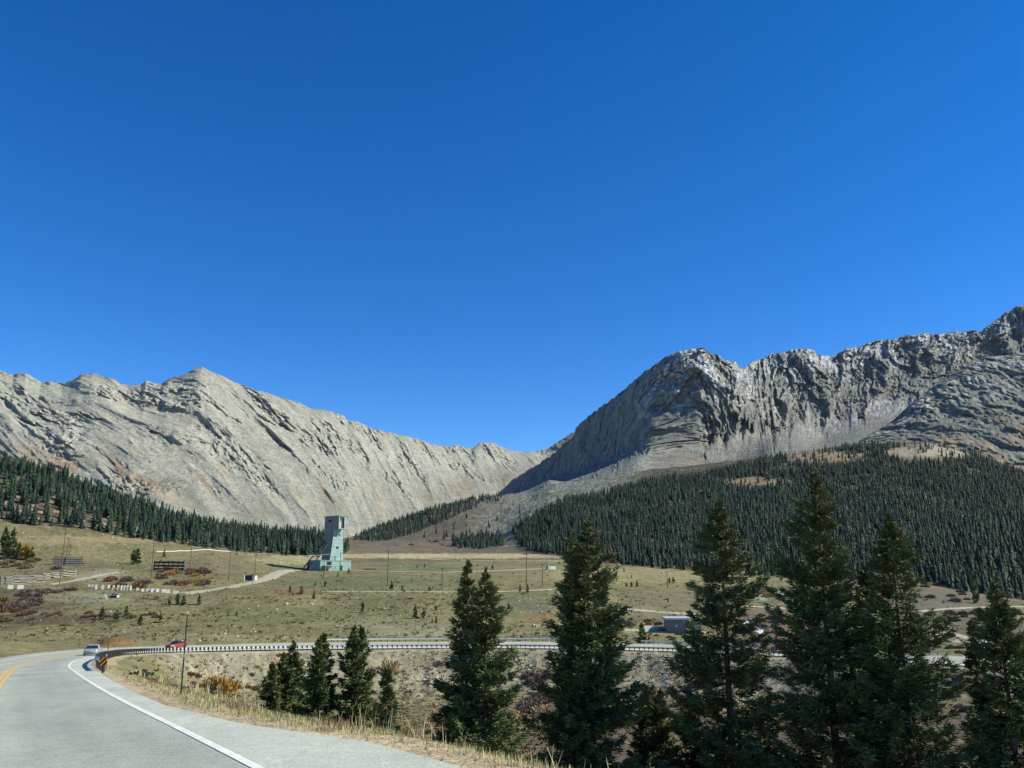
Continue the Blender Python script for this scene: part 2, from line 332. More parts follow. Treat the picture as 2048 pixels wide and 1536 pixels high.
# embankment below the far road
em = sstep(6.75, 7.3, T + nz * .9 + nf * .5) * (1 - sstep(8.3, 8.6, T)) * sstep(250, 330, PX) * (1 - sstep(1600, 2000, PX) * .6)
paint(em, (.245, .23, .15)); paint(em * sstep(-.05, .25, nf + nz * .4) * .75, (.20, .17, .10)); paint(em * sstep(.1, .3, n5) * .6, (.13, .10, .06)); paint(em * sstep(.15, .3, fbm(X / 2.5, Y / 9, 3, 55)) * .7, (.36, .345, .25))
# draw floor
dr = sstep(2, 4, T) * (1 - sstep(6.7, 7.3, T + nz * .9)) * (OFF > 9); paint(dr * .8, (.165, .15, .065)); paint(dr * sstep(.0, .3, nz) * .7 * sstep(500, 900, PX), (.155, .125, .06)); paint(dr * sstep(940, 1040, PX + nz * 80) * .8, (.10, .078, .055))
paint(dr * sstep(940, 1040, PX) * sstep(.12, .3, nf), (.23, .17, .075))
# patches seen in the meadow
blob(1085, 1232, 42, 4, (.22, .11, .05), .8, .6); blob(1065, 1244, 34, 3, (.16, .09, .05), .8, .6); blob(1100, 1250, 45, 4, (.32, .24, .10), .8, .6); blob(580, 1185, 40, 6, (.21, .12, .05), .8); blob(230, 1285, 40, 14, (.19, .11, .04), .8)
blob(600, 1120, 90, 9, (.30, .27, .15), .8); blob(900, 1112, 300, 5, (.38, .33, .17), .9); blob(1300, 1150, 220, 16, (.26, .23, .11), .8)
blob(1060, 1212, 60, 10, (.14, .12, .08), .7); blob(760, 1165, 200, 10, (.12, .14, .06), .7); blob(780, 1245, 150, 10, (.27, .26, .17), .5)
blob(840, 1262, 120, 12, (.27, .26, .17), .6); blob(1350, 1212, 120, 30, (.16, .14, .09), .6); blob(640, 1240, 300, 30, (.15, .145, .06), .5)
blob(40, 1200, 120, 22, (.10, .075, .05), .8); blob(150, 1195, 90, 10, (.24, .24, .15), .7); blob(60, 1240, 200, 9, (.095, .07, .045), .8)
blob(420, 1138, 90, 22, (.13, .11, .07), .5); blob(200, 1150, 60, 12, (.26, .25, .16), .8); blob(90, 1135, 110, 18, (.15, .13, .075), .7); blob(140, 1080, 150, 8, (.27, .22, .12), .7)
blob(1560, 1265, 120, 45, (.13, .10, .075), .8); blob(1900, 1200, 150, 30, (.14, .12, .085), .8); blob(1950, 1260, 160, 25, (.125, .105, .075), .8); blob(1520, 1190, 50, 10, (.3, .32, .27), .7)
blob(1655, 914, 75, 13, (.27, .20, .12), .9, .5); blob(1510, 962, 62, 9, (.25, .19, .11), .9, .5); blob(1860, 903, 90, 13, (.30, .25, .18), .9, .5); blob(1340, 1008, 70, 7, (.22, .18, .11), .8); blob(1420, 985, 60, 6, (.22, .18, .11), .8)
# gravel along the road
gs = np.clip(1 - np.abs(OFF - 3.7) / 1.5 + nf * .5, 0, 1) * (OFF < 8); paint(sstep(.0, .5, gs), (.40, .33, .20))
gs = np.clip(1 - np.abs(OFF + 10.8) / 1.4 + nf * .5, 0, 1) * (OFF > -20); paint(sstep(.0, .5, gs), (.34, .31, .20))
wd = (OFF > 3.4) & (OFF < 14) & (V.D < 100); paint(wd * sstep(-.1, .3, nz + nf) * sstep(4.4, 6, OFF) * .8, (.17, .10, .06)); paint(wd * sstep(.1, .3, nf) * .5, (.28, .23, .12))
ground = V.build('ground', M_GROUND, C)
# ------------------------------------------------------------------ mountains
LCREST = [(-500, 735), (-300, 720), (-120, 735), (0, 744), (15, 749), (27, 754), (35, 751), (52, 750), (67, 760), (82, 769), (100, 767), (125, 771), (140, 766), (162, 754), (185, 752), (200, 757), (225, 761), (237, 769), (255, 775), (282, 774), (292, 766), (307, 770), (322, 772), (337, 761), (360, 756), (390, 742), (402, 739), (420, 745), (445, 756), (465, 767), (490, 777), (512, 784), (544, 792), (587, 806), (624, 821), (662, 826), (687, 836), (694, 846), (712, 845), (732, 856), (752, 862), (774, 866), (812, 875), (832, 879), (862, 889), (894, 895), (912, 891), (944, 899), (959, 887), (984, 886), (1002, 896), (1024, 902), (1039, 905), (1064, 906), (1094, 900), (1124, 880), (1147, 865), (1200, 850), (1400, 860)]
lD = lambda p: float(np.interp(p, [-500, 0, 400, 600, 900, 1100, 1400], [2500, 2600, 2900, 3300, 4300, 5000, 5600]))
LL = [
 [(-500, 1110, 1350), (0, 1110, 1350), (400, 1100, 1400), (640, 1096, 1500), (700, 1084, 1650), (800, 1078, 1900), (960, 1055, 2500), (1100, 1030, 3000), (1400, 1010, 3400)],
 [(-500, 930, 1900), (0, 960, 1850), (200, 975, 1880), (400, 985, 1950), (600, 1000, 2150), (700, 1010, 2350), (800, 1003, 2750), (900, 990, 3200), (1000, 965, 3700), (1100, 950, 4000), (1400, 940, 4400)],
 [(-500, 830, 2200), (0, 850, 2200), (200, 860, 2260), (400, 862, 2420), (600, 905, 2680), (700, 925, 2950), (800, 935, 3350), (900, 945, 3800), (1000, 930, 4250), (1100, 925, 4550), (1400, 900, 5000)],
 [(a, b, lD(a)) for a, b in LCREST],
 [(a, b + 60, lD(a) + 500) for a, b in LCREST]]
uL = np.linspace(ue(-480, 900)[0], ue(1350, 900)[0], 1150)
ML = Sheet(uL, LL, [110, 110, 150, 12], [20, 30, 30, 0, 0])
X, Y, Z = ML.xyz(); T = ML.T
mid = np.interp(uL, uL, ML.lineD[2]); sarc = np.r_[0, np.cumsum(np.hypot(np.diff(uL * mid), np.diff(mid)))][None, :] * np.ones_like(X)
crestZ = smooth1(ML.lineZ[3], 45)[None, :]
drop = crestZ - Z; sg = sarc - drop * 0.95
wx = fbm(sg / 200, drop / 200, 4, 41) * 70; wy = fbm(sg / 150, drop / 150, 4, 42) * 60
def relief(L, st, sd, o=3): return ridged((sg + wx) / L, (drop + wy) / (L * st), o, sd)
r1, r2, r3 = relief(260, 2.0, 1, 4), relief(85, 1.9, 2, 4), relief(30, 1.5, 3, 3)
cl = sstep(-.06, .25, fbm(sg / 200, drop / 130, 5, 61) + (T - 2.0) * .16)           # where rock bands stick out
fade = sstep(.15, 1.1, T); top = 1 - sstep(2.75, 3.0, T) * .7
dD = -(r1 - .45) * 62 * fade * top - (r2 - .4) * 28 * (.25 + cl) * fade * top - (r3 - .4) * 12 * (.2 + cl) * fade
dD -= (.25 + cl) * fade * top * (7 * fbm(sg / 22, drop / 20, 5, 71) + 4 * ridged(sg / 10, drop / 11, 3, 75) + 9 * chips((sg + wx * .4) / 42, (drop + wy * .4) / 52, 331) + 4.5 * chips((sg + wx * .2) / 15, (drop + wy * .2) / 18, 341))
ML.D = Y + dD; ML.Z = Z * (1 + dD / Y) + cl * fade * 5 * fbm(sg / 12, drop / 10, 3, 72) + fbm(sg / 14, T * 3, 4, 73) * 8 * sstep(2.5, 3, T) + fbm(sg / 60, T, 3, 74) * 5 * sstep(2.5, 3, T)
n1 = fbm(sg / 60, drop / 240, 5, 81); n2 = fbm(sg / 13, drop / 30, 4, 82); n3 = fbm(sg / 260, drop / 260, 4, 83)
C = np.empty(X.shape + (3,)); C[:] = (.25, .247, .193)
paint(sstep(-.1, .35, n1) * .8, (.37, .355, .27)); paint(sstep(.0, .3, n2) * .7, (.18, .19, .165)); paint(sstep(.02, .3, fbm(sg / 130, drop / 160, 5, 84)) * .6, (.22, .23, .185)); paint(cl * .45, (.27, .275, .225)); paint(cl * sstep(.05, .25, n2) * .8, (.38, .385, .32)); paint(sstep(.1, .25, fbm(sg / 6, drop / 8, 3, 88)) * .5, (.19, .19, .16)); paint(sstep(.12, .25, fbm(sg / 20, drop / 300, 4, 89)) * (1 - cl) * .35, (.42, .40, .31)); paint(sstep(.13, .28, fbm(sg / 4.5, drop / 5, 3, 90)) * .6, (.13, .135, .12)); paint(sstep(.13, .28, fbm(sg / 5, drop / 5, 3, 91)) * .5, (.45, .45, .37))
low = sstep(.3, .9, T) * (1 - sstep(1.3, 1.9, T)); paint(low * sstep(.04, .3, n1 + n3 * .7) * .75, (.22, .155, .095)); paint(low * sstep(.1, .3, n3 - n1 * .5) * .5, (.20, .205, .13))
paint((1 - sstep(.9, 1.2, T)) * sstep(.0, .25, n1) * .5, (.36, .36, .27)); paint(sstep(.25, .45, n3) * (1 - cl) * .5, (.30, .31, .24))
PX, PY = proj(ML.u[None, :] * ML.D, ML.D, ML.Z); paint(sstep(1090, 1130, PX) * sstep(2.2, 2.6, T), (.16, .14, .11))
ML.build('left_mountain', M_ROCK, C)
RCREST = [(900, 1060), (960, 1025), (1024, 962), (1100, 915), (1149, 872), (1152, 857), (1170, 841), (1186, 827), (1236, 792), (1274, 760), (1306, 735), (1341, 710), (1374, 701), (1406, 697), (1419, 709), (1436, 710), (1449, 722), (1471, 725), (1484, 744), (1491, 744), (1504, 732), (1536, 716), (1543, 710), (1573, 706), (1586, 701), (1608, 699), (1628, 702), (1636, 711), (1656, 715), (1676, 710), (1691, 700), (1721, 695), (1743, 685), (1768, 681), (1791, 680), (1811, 672), (1828, 672), (1848, 667), (1868, 671), (1898, 667), (1936, 665), (1951, 661), (1958, 667), (1981, 650), (2011, 627), (2033, 615), (2048, 612), (2120, 600), (2250, 640), (2500, 650)]
rD = lambda p: float(np.interp(p, [900, 1024, 1149, 1236, 1274, 1341, 1406, 1478, 1496, 1540, 1608, 1750, 1950, 2033, 2500], [3350, 3200, 2820, 2500, 2370, 2170, 2120, 2160, 2680, 2780, 2800, 2950, 3100, 3100, 3200]))
RL = [
 [(900, 1090, 1400), (960, 1065, 1380), (1060, 1035, 1330), (1100, 1015, 1330), (1200, 995, 1330), (1300, 975, 1340), (1500, 942, 1380), (1720, 905, 1430), (1870, 905, 1440), (2048, 950, 1380), (2500, 960, 1330)],
 [(900, 1075, 1900), (960, 1030, 1850), (1000, 1003, 1830), (1060, 985, 1760), (1099, 964, 1700), (1130, 971, 1780), (1200, 945, 1780), (1280, 912, 1790), (1350, 902, 1830), (1500, 878, 1950), (1590, 858, 2100), (1640, 858, 2200), (1740, 815, 2400), (1870, 775, 2600), (2048, 745, 2700), (2500, 740, 2800)],
 [(900, 1065, 2800), (960, 1035, 2800), (1024, 985, 2760), (1100, 957, 2560), (1200, 926, 2230), (1260, 893, 1990), (1300, 858, 1900), (1400, 838, 1900), (1480, 838, 1960), (1520, 842, 2060), (1550, 825, 2380), (1600, 795, 2480), (1700, 775, 2620), (1800, 750, 2760), (1950, 712, 2850), (2048, 685, 2900), (2500, 700, 3000)],
 [(a, b, rD(a)) for a, b in RCREST],
 [(a, b + 70, rD(a) + 400) for a, b in RCREST]]
uR = np.linspace(ue(930, 900)[0], ue(2450, 900)[0], 1150)
MR = Sheet(uR, RL, [90, 110, 170, 12], [16, 12, 16, 0, 0])
X, Y, Z = MR.xyz(); T = MR.T
mid = MR.lineD[2]; sarc = np.r_[0, np.cumsum(np.hypot(np.diff(uR * mid), np.diff(mid)))][None, :] * np.ones_like(X)
drop = smooth1(MR.lineZ[3], 30)[None, :] - Z; PXr, PYr = proj(X, Y, Z)
lean = np.interp(PXr, [1000, 1250, 1400, 1600], [-.55, -.4, .1, .0]); sg = sarc - drop * lean
wx = fbm(sg / 130, drop / 130, 4, 141) * 62; wy = fbm(sg / 90, drop / 90, 4, 142) * 25
r1, r2, r3 = relief(230, 1.3, 101, 5), relief(84, 1.25, 102, 4), relief(27, 1.25, 103, 3)
cliff = sstep(1.05, 1.35, T) ; cw = .45 + .55 * sstep(1260, 1320, PXr)
fade = sstep(1.0, 1.6, T + fbm(sg / 85, T * .4, 3, 161) * 1.4 + .15) ; top = 1 - sstep(2.8, 3, T) * .75
dD = (-(r1 - .45) * 92 - (r2 - .4) * 34 - (r3 - .4) * 6 - 15 * chips((sg + wx) / 78, (drop + wy) / 90, 301) - 9 * chips((sg + wx) / 30, (drop + wy) / 34, 311) - 4 * chips((sg + wx * .3) / 11, (drop + wy * .3) / 14, 321)) * fade * top * cw
dD -= cw * fade * top * (5 * fbm(sg / 18, drop / 18, 4, 171) + 2 * ridged(sg / 9, drop / 10, 3, 172))
dD -= (1 - fade) * 10 * fbm(sg / 60, drop / 60, 5, 175)
MR.D = Y + dD; MR.Z = Z * (1 + dD / Y) + fbm(sg / 20, T * 2, 4, 173) * 9 * sstep(2.6, 3, T) + fbm(sg / 12, drop / 12, 4, 174) * 4 * fade + (1 - fade) * 1.5 * fbm(sg / 6, Y / 6, 3, 176)
n1 = fbm(sg / 60, drop / 110, 5, 181); n2 = fbm(sg / 12, drop / 22, 4, 182); n3 = fbm(sg / 200, drop / 200, 4, 183)
C = np.empty(X.shape + (3,)); C[:] = (.15, .16, .145)
paint(sstep(-.1, .3, n1) * .7, (.20, .205, .175)); paint(sstep(.05, .35, n2) * .6, (.14, .14, .12)); paint(fade * sstep(.1, .3, n3 + n2 * .4) * .5, (.25, .22, .16))
talus = (1 - fade); paint(talus * .8, (.20, .208, .175)); paint(talus * sstep(.05, .2, fbm(sg / 9, Y / 14, 4, 190)) * .8, (.30, .31, .26)); paint(talus * sstep(.08, .2, fbm(sg / 5, Y / 8, 3, 194)) * .7, (.12, .12, .10)); paint(talus * sstep(.1, .3, fbm(sg / 60, Y / 60, 4, 191)) * .5, (.20, .16, .09))
ledge = sstep(.62, .42, r2 + n2 * .25)                                    # snow dust lies in the hollows and on ledges
n4 = fbm(sg / 5, drop / 6, 3, 188); paint(fade * sstep(.06, .2, fbm(sg / 24, drop / 30, 4, 195)) * .55, (.30, .285, .215)); paint(fade * sstep(.06, .2, fbm(sg / 22, drop / 34, 4, 196)) * .5, (.10, .105, .10)); snow = (1 - .55 * sstep(2.86, 2.98, T)) * sstep(.0, .16, n2 * .6 + n1 * .5 + n4 * .6 - .02) * sstep(2.05, 2.6, T + n3 * .9) * sstep(1230, 1330, PXr)  # tan and dark patches put lit and shaded rock faces into the colour
paint(snow * .8, (.52, .55, .56)); paint(sstep(.06, .2, fbm(sg / 7, drop / 9, 3, 187)) * fade * .5, (.11, .11, .10)); paint(sstep(1540, 1700, PXr) * talus * sstep(.6, .95, T) * sstep(-.1, .2, n2) * .6, (.5, .52, .52))
MR.build('right_mountain', M_ROCK, C)
SC = [(1650, 905, 1640), (1721, 882, 1680), (1786, 843, 1760), (1831, 801, 1800), (1881, 765, 1840), (1926, 736, 1880), (1971, 716, 1920), (2011, 714, 1940), (2048, 708, 1950), (2200, 690, 1950), (2500, 700, 1950)]
SS = [[(1650, 960, 1350), (1721, 935, 1370), (1870, 925, 1380), (2048, 965, 1330), (2500, 975, 1300)],
      [(1650, 925, 1550), (1721, 900, 1560), (1786, 880, 1590), (1850, 860, 1600), (1950, 830, 1620), (2048, 815, 1640), (2500, 820, 1640)],
      SC, [(a, b + 50, D + 300) for a, b, D in SC]]
uS = np.linspace(ue(1660, 900)[0], ue(2450, 900)[0], 520)
MS = Sheet(uS, SS, [80, 110, 12], [10, 10, 3, 3])
X, Y, Z = MS.xyz(); T = MS.T; X = X + 14 * fbm(Y / 50, Z / 50, 3, 353)
q = fbm(X / 60, Y / 70, 5, 201); q2 = fbm(X / 9, Y / 14, 4, 202)
dD = -24 * q - 3 * q2 - 6 * chips(X / 34, Y / 50, 351) - 3 * chips(X / 10, Y / 15, 352) - 12 * (ridged((X + Y * .5) / 90, Y / 150, 4, 203) - .4)
MS.D = Y + dD; MS.Z = Z * (1 + dD / Y) + 2.0 * q2
C = np.empty(X.shape + (3,)); C[:] = (.15, .155, .125)
paint(sstep(-.1, .25, q2), (.22, .225, .185)); paint(sstep(.1, .3, q) * .6, (.13, .12, .095)); paint(sstep(.15, .3, q2 + q * .5) * sstep(.9, 1.6, T) * .7, (.5, .53, .55))
paint((1 - sstep(.55, .85, T)) * sstep(0, .2, q) * .7, (.28, .2, .12))
MS.build('rocky_shoulder', M_ROCK, C)
# ------------------------------------------------------------------ materials of the things
def bark(): return mat('bark', (.10, .075, .055), layers=((9, 4, .6, 1.3),), bump=((14, .02, .6),))
M_BARK = bark()
M_NEED = mat('needles', attr=True, rough=.75, spec=.25)
M_TWIG = mat('twigs', attr=True, rough=.95, spec=.05)
M_GRASS = mat('grass', attr=True, rough=.9, spec=.1)
M_STONE = mat('stone', (.46, .43, .33), layers=((2.5, 4, .7, 1.2),), bump=((3, .08, .6),))
M_ASPH = mat('asphalt', attr=True, rough=.8, layers=((.16, 5, .84, 1.10), (2.5, 4, .88, 1.1), (22, 2, .68, 1.32)), bump=((60, .012, .5),), spec=.35)
M_WHITE = mat('white_paint', (.84, .85, .74), rough=.6, layers=((3, 6, .7, 1.08), (30, 3, .8, 1.1)))
M_YEL = mat('yellow_paint', (.80, .46, .06), rough=.6, layers=((6, 5, .85, 1.05),))
M_DIRT = mat('gravel', (.36, .33, .225), layers=((.5, 5, .8, 1.2), (5, 3, .8, 1.2)))
M_WOOD = mat('pole_wood', (.15, .095, .06), layers=((3, 4, .7, 1.2),))
M_OLDW = mat('weathered_timber', (.33, .31, .24), layers=((2, 5, .6, 1.2),), bump=((8, .03, .5),))
M_DARKW = mat('dark_timber', (.05, .045, .04), layers=((2, 5, .6, 1.4),))
M_MIDW = mat('brown_plank', (.13, .12, .09), layers=((2, 5, .5, 1.5),))
M_CONC = mat('concrete', (.55, .54, .46), layers=((.8, 5, .75, 1.1), (6, 3, .85, 1.1)))
M_PALE = mat('whitewashed_block', (.62, .61, .53), layers=((1.5, 4, .8, 1.05),))
M_GALV = mat('galvanised_steel', (.50, .55, .49), rough=.5, metal=.0, spec=.5, layers=((2, 3, .85, 1.1),))
M_STEEL = mat('dark_steel', (.05, .05, .055), rough=.6, metal=.3)
M_BLACK = mat('black', (.012, .012, .014), rough=.8)
M_GREENP = mat('green_post', (.018, .045, .028), rough=.5, metal=.2)
M_GLASS = mat('dark_glass', (.02, .025, .03), rough=.08, spec=.8)
M_TYRE = mat('rubber', (.02, .02, .02), rough=.85)
# ------------------------------------------------------------------ roads
def ribbon_road(name, o0, o1, lift, m, i0=0, i1=None, step=1, nx=2, **kw):
    i1 = len(PATH) - 1 if i1 is None else i1; ii = np.arange(i0, i1, step, dtype=float); v = []
    offs = list(np.linspace(o0, o1, nx)) + ([99] if name == 'road' else []); nx = len(offs)
    for o in offs: p = road_pt(ii, np.interp(ii, np.arange(len(WS)), WS) if o == 99 else np.full(len(ii), o)); p[:, 2] += lift; v.append(p)
    v = np.stack(v, 1); n = len(ii); f = []
    a = (np.arange(n - 1)[:, None] * nx + np.arange(nx - 1)[None]).ravel(); f = np.stack([a, a + 1, a + nx + 1, a + nx], 1)
    f = f[:, ::-1] if o1 > o0 else f
    cc = None
    if name == 'road':
        of = np.where(np.array(offs) == 99, 2.0, offs); base_ = np.where(of > -.1, .48, .37) + 0 * of
        for c0 in (-1.1, -2.95, -5.2, -7.1): base_ = base_ - .035 * np.exp(-((of - c0) / .35) ** 2) * 1.0
        base_ = base_ - .05 * np.exp(-((of + 2.0) / .6) ** 2); g = base_[None, :] * (1 + .16 * fbm(ii[:, None] / 6 + of * .0, of[None, :] / 1.2 + 0 * ii[:, None], 4, 800) + .10 * fbm(ii[:, None] / 28, of[None, :] / 4, 2, 801))
        cc = g.reshape(-1)[:, None] * np.array([.99, 1.04, .83])
    me = mesh_np(name, v.reshape(-1, 3), f[:, ::-1] if True else f, m, smooth=True, col=cc)
    return link(name, me, **kw)
ribbon_road('road', -10.4, 0.3, 0.0, M_ASPH, nx=44, kind='structure')
ribbon_road('road_marking', -.09, .09, .012, M_WHITE, kind='structure')
ribbon_road('road_marking', -8.4, -8.24, .012, M_WHITE, kind='structure')
ribbon_road('road_marking', -4.35, -4.2, .012, M_YEL, kind='structure')
ribbon_road('road_marking', -4.05, -3.9, .012, M_YEL, kind='structure')
# a few old patched cracks in the near lane are part of the asphalt relief
def drape(name, px, width, m=M_DIRT, lift=.16, dmin=0, rag=.9):
    P = []
    for a, b in zip(px[:-1], px[1:]):
        n = max(2, int(abs(b[0] - a[0]) / 7) + 1)
        for t in np.arange(n) / n: P.append(V.hit(a[0] + (b[0] - a[0]) * t, a[1] + (b[1] - a[1]) * t, dmin))
    P.append(V.hit(*px[-1], dmin)); P = np.array(P)
    for i in (0, 1): P[:, i] = smooth1(P[:, i], 2)
    s = np.r_[0, np.cumsum(np.linalg.norm(np.diff(P[:, :2], axis=0), axis=1))]; t = np.arange(0, s[-1], 2.5)
    Q = np.stack([np.interp(t, s, P[:, 0]), np.interp(t, s, P[:, 1])], 1); T_ = np.gradient(Q, axis=0); T_ /= np.linalg.norm(T_, axis=1)[:, None] + 1e-9
    Nn = np.stack([T_[:, 1], -T_[:, 0]], 1); nx = 5; v = []
    for k in range(nx):
        o = (k / (nx - 1) - .5) * width * (1 + rag * fbm(t / 9 + k * 7, t * 0 + k, 3, 400)); q = Q + Nn * o[:, None]
        z = V.z(q[:, 0], q[:, 1]) + lift - (.25 if k in (0, nx - 1) else 0); v.append(np.stack([q[:, 0], q[:, 1], z], 1))
    v = np.stack(v, 1); n = len(Q); a = (np.arange(n - 1)[:, None] * nx + np.arange(nx - 1)[None]).ravel()
    link(name, mesh_np(name, v.reshape(-1, 3), np.stack([a, a + 1, a + nx + 1, a + nx], 1), m, smooth=True), kind='structure')
drape('dirt_track', [(362, 1188), (400, 1183), (440, 1178), (480, 1170), (515, 1163), (545, 1153), (558, 1144), (585, 1140), (618, 1141)], 9, dmin=330)
drape('dirt_track', [(95, 1170), (150, 1161), (200, 1150), (240, 1144)], 5, dmin=340)
drape('dirt_track', [(640, 1184), (800, 1183), (950, 1185), (1060, 1181), (1130, 1178)], 1.8, dmin=280)
drape('dirt_track', [(705, 1141), (880, 1145), (1000, 1141), (1100, 1137)], 1.8, dmin=300)
drape('dirt_track', [(735, 1106), (830, 1117), (930, 1121), (1110, 1122), (1230, 1123)], 2.6, dmin=300)
drape('dirt_track', [(1245, 1217), (1340, 1226), (1400, 1228), (1490, 1212), (1560, 1216), (1625, 1223)], 4.5, dmin=240)
drape('dirt_track', [(1825, 1158), (1960, 1161)], 5, dmin=300)
drape('dirt_track', [(1835, 1223), (1900, 1217), (1975, 1214), (2060, 1213)], 4, dmin=200)
drape('dirt_track', [(1770, 1240), (1850, 1257), (1900, 1267), (1960, 1282), (2060, 1306)], 5, dmin=180)
drape('dirt_track', [(1840, 1262), (1930, 1286), (2060, 1318)], 4.5, dmin=170)
drape('dirt_track', [(1240, 1259), (1330, 1264), (1420, 1264)], 4, dmin=225)
# ------------------------------------------------------------------ conifers
def needles(P, Dn, size, wid, r, per=3, flat=.55):
    """leafy blades round points P pointing along Dn"""
    n = len(P); P = np.repeat(P, per, 0); Dn = np.repeat(Dn, per, 0); k = len(P)
    d = Dn + r.normal(0, .55, (k, 3)) * np.array([1, 1, flat]); d /= np.linalg.norm(d, axis=1)[:, None]
    s = np.cross(d, r.normal(0, 1, (k, 3))); s /= np.linalg.norm(s, axis=1)[:, None] + 1e-9
    L = (size * r.uniform(.6, 1.3, k))[:, None]; w = (wid * r.uniform(.7, 1.3, k))[:, None]
    o = P + r.normal(0, 1, (k, 3)) * np.reshape(size * np.ones(k), (k, 1)) * .25
    v = np.stack([o - s * w * .5, o + s * w * .5, o + d * L + s * w * .25 , o + d * L - s * w * .25], 1)
    f = np.arange(k * 4).reshape(k, 4)
    return v.reshape(-1, 3), f, k
def spruce_mesh(h, R, seed, dens=1.0, size=.20, wid=.05, rise=.42, gaps=.25, brown=.3, bare=.03, lean=0.0, yellow=0):
    r = np.random.default_rng(seed); nbr = int(h * 25 * dens)
    t = np.sort(r.uniform(bare, .985, nbr) ** 1.0); d = (1 - t) * h
    prof = R * (1 - np.exp(-(d / h) / rise * 1.6)) / (1 - math.exp(-1.6 / rise)) * np.clip(d / (.13 * h), .05, 1) ** .45 * (1 - .25 * np.clip((.16 - t) / .16, 0, 1))
    az = r.uniform(0, 2 * np.pi, nbr)
    lobes = 1 + gaps * 2.3 * fbm(az / 1.1 + seed, t * h * 1.2, 3, seed) + r.normal(0, .22, nbr) + (r.uniform(0, 1, nbr) < .05) * .35
    L = np.maximum(prof * np.clip(lobes, .3, 1.55), .06)
    P, Dn, TT, SS = [], [], [], []
    for i in range(nbr):
        l = L[i]; m = int((9 + l * 26) * (1.0 if size < .3 else .6)); s = r.uniform(.12, 1.02, m) ** .8
        ph = az[i]; ax = np.array([math.cos(ph), math.sin(ph)]); lat = np.array([-ax[1], ax[0]])
        sl0 = .55 * (t[i] - .45) + r.normal(0, .1)                       # low boughs droop, high ones rise
        z = t[i] * h + l * (sl0 * s - .30 * s * (1 - s) * (1.2 - t[i]) + .18 * s ** 3)
        wv = l * .30 * (1.05 - s) + .05; q = r.uniform(-1, 1, m) * wv
        xy = ax * (l * s)[:, None] + lat * q[:, None]; z = z - np.abs(q) * .35 - r.uniform(0, .10, m) * l
        P.append(np.column_stack([xy, z])); dr = np.column_stack([ax[0] + lat[0] * q / (wv + 1e-6) * .7, ax[1] + lat[1] * q / (wv + 1e-6) * .7, sl0 + .15 + 0 * q]); Dn.append(dr)
        TT.append(np.full(m, t[i])); SS.append(s)
    P, Dn, TT, SS = np.vstack(P), np.vstack(Dn), np.concatenate(TT), np.concatenate(SS)
    top = np.column_stack([r.normal(0, .02, 14), r.normal(0, .02, 14), h * r.uniform(.97, 1.0, 14)]); P = np.vstack([P, top])
    Dn = np.vstack([Dn, np.column_stack([r.normal(0, .3, 14), r.normal(0, .3, 14), np.ones(14)])]); TT = np.r_[TT, np.ones(14)]; SS = np.r_[SS, np.ones(14)]
    per = 4
    szv = np.repeat(size * (.45 + .55 * np.clip((1 - TT) * h / 1.2, 0, 1)), per)
    v, f, k = needles(P, Dn, szv, wid, r, per)
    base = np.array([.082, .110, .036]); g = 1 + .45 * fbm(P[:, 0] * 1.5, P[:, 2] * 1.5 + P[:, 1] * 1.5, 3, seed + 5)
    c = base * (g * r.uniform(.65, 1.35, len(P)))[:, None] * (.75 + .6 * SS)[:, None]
    br = np.clip((TT - .62) * 2, 0, 1) * brown * (r.uniform(0, 1, len(P)) < .55) * 1.6
    c = c * (1 - br[:, None]) + np.array([.17, .125, .05]) * br[:, None]
    if yellow: c = c * (1 - yellow) + np.array([.5, .3, .04]) * yellow
    col = np.repeat(np.repeat(c, per, 0), 4, 0)
    if lean: v[:, 0] += v[:, 2] * lean
    return mesh_np('crown', v, f, M_NEED, col)
def trunk_mesh(h, r0, seed=0, nb=26, R=1.0):
    m = MB(); m.bar((0, 0, -.6), (0, 0, h * .5), r0, r0 * .62, 9); m.bar((0, 0, h * .5), (0, 0, h * .97), r0 * .62, .012, 7)
    r = np.random.default_rng(seed)
    for i in range(nb):
        t = r.uniform(.05, .8); a = r.uniform(0, 6.28); l = R * (1 - t) * .8; m.bar((0, 0, t * h), (math.cos(a) * l, math.sin(a) * l, t * h + l * (t - .5) * .5), .03 * (1.2 - t) + .008, .006, 4)
    return m.mesh('trunk', M_BARK)
def place(px, py, D):
    u, e = ue(px, py); x, y = float(u) * D, D; z0 = float(V.z(x, y)[0]); return x, y, z0, float(e) * D - z0
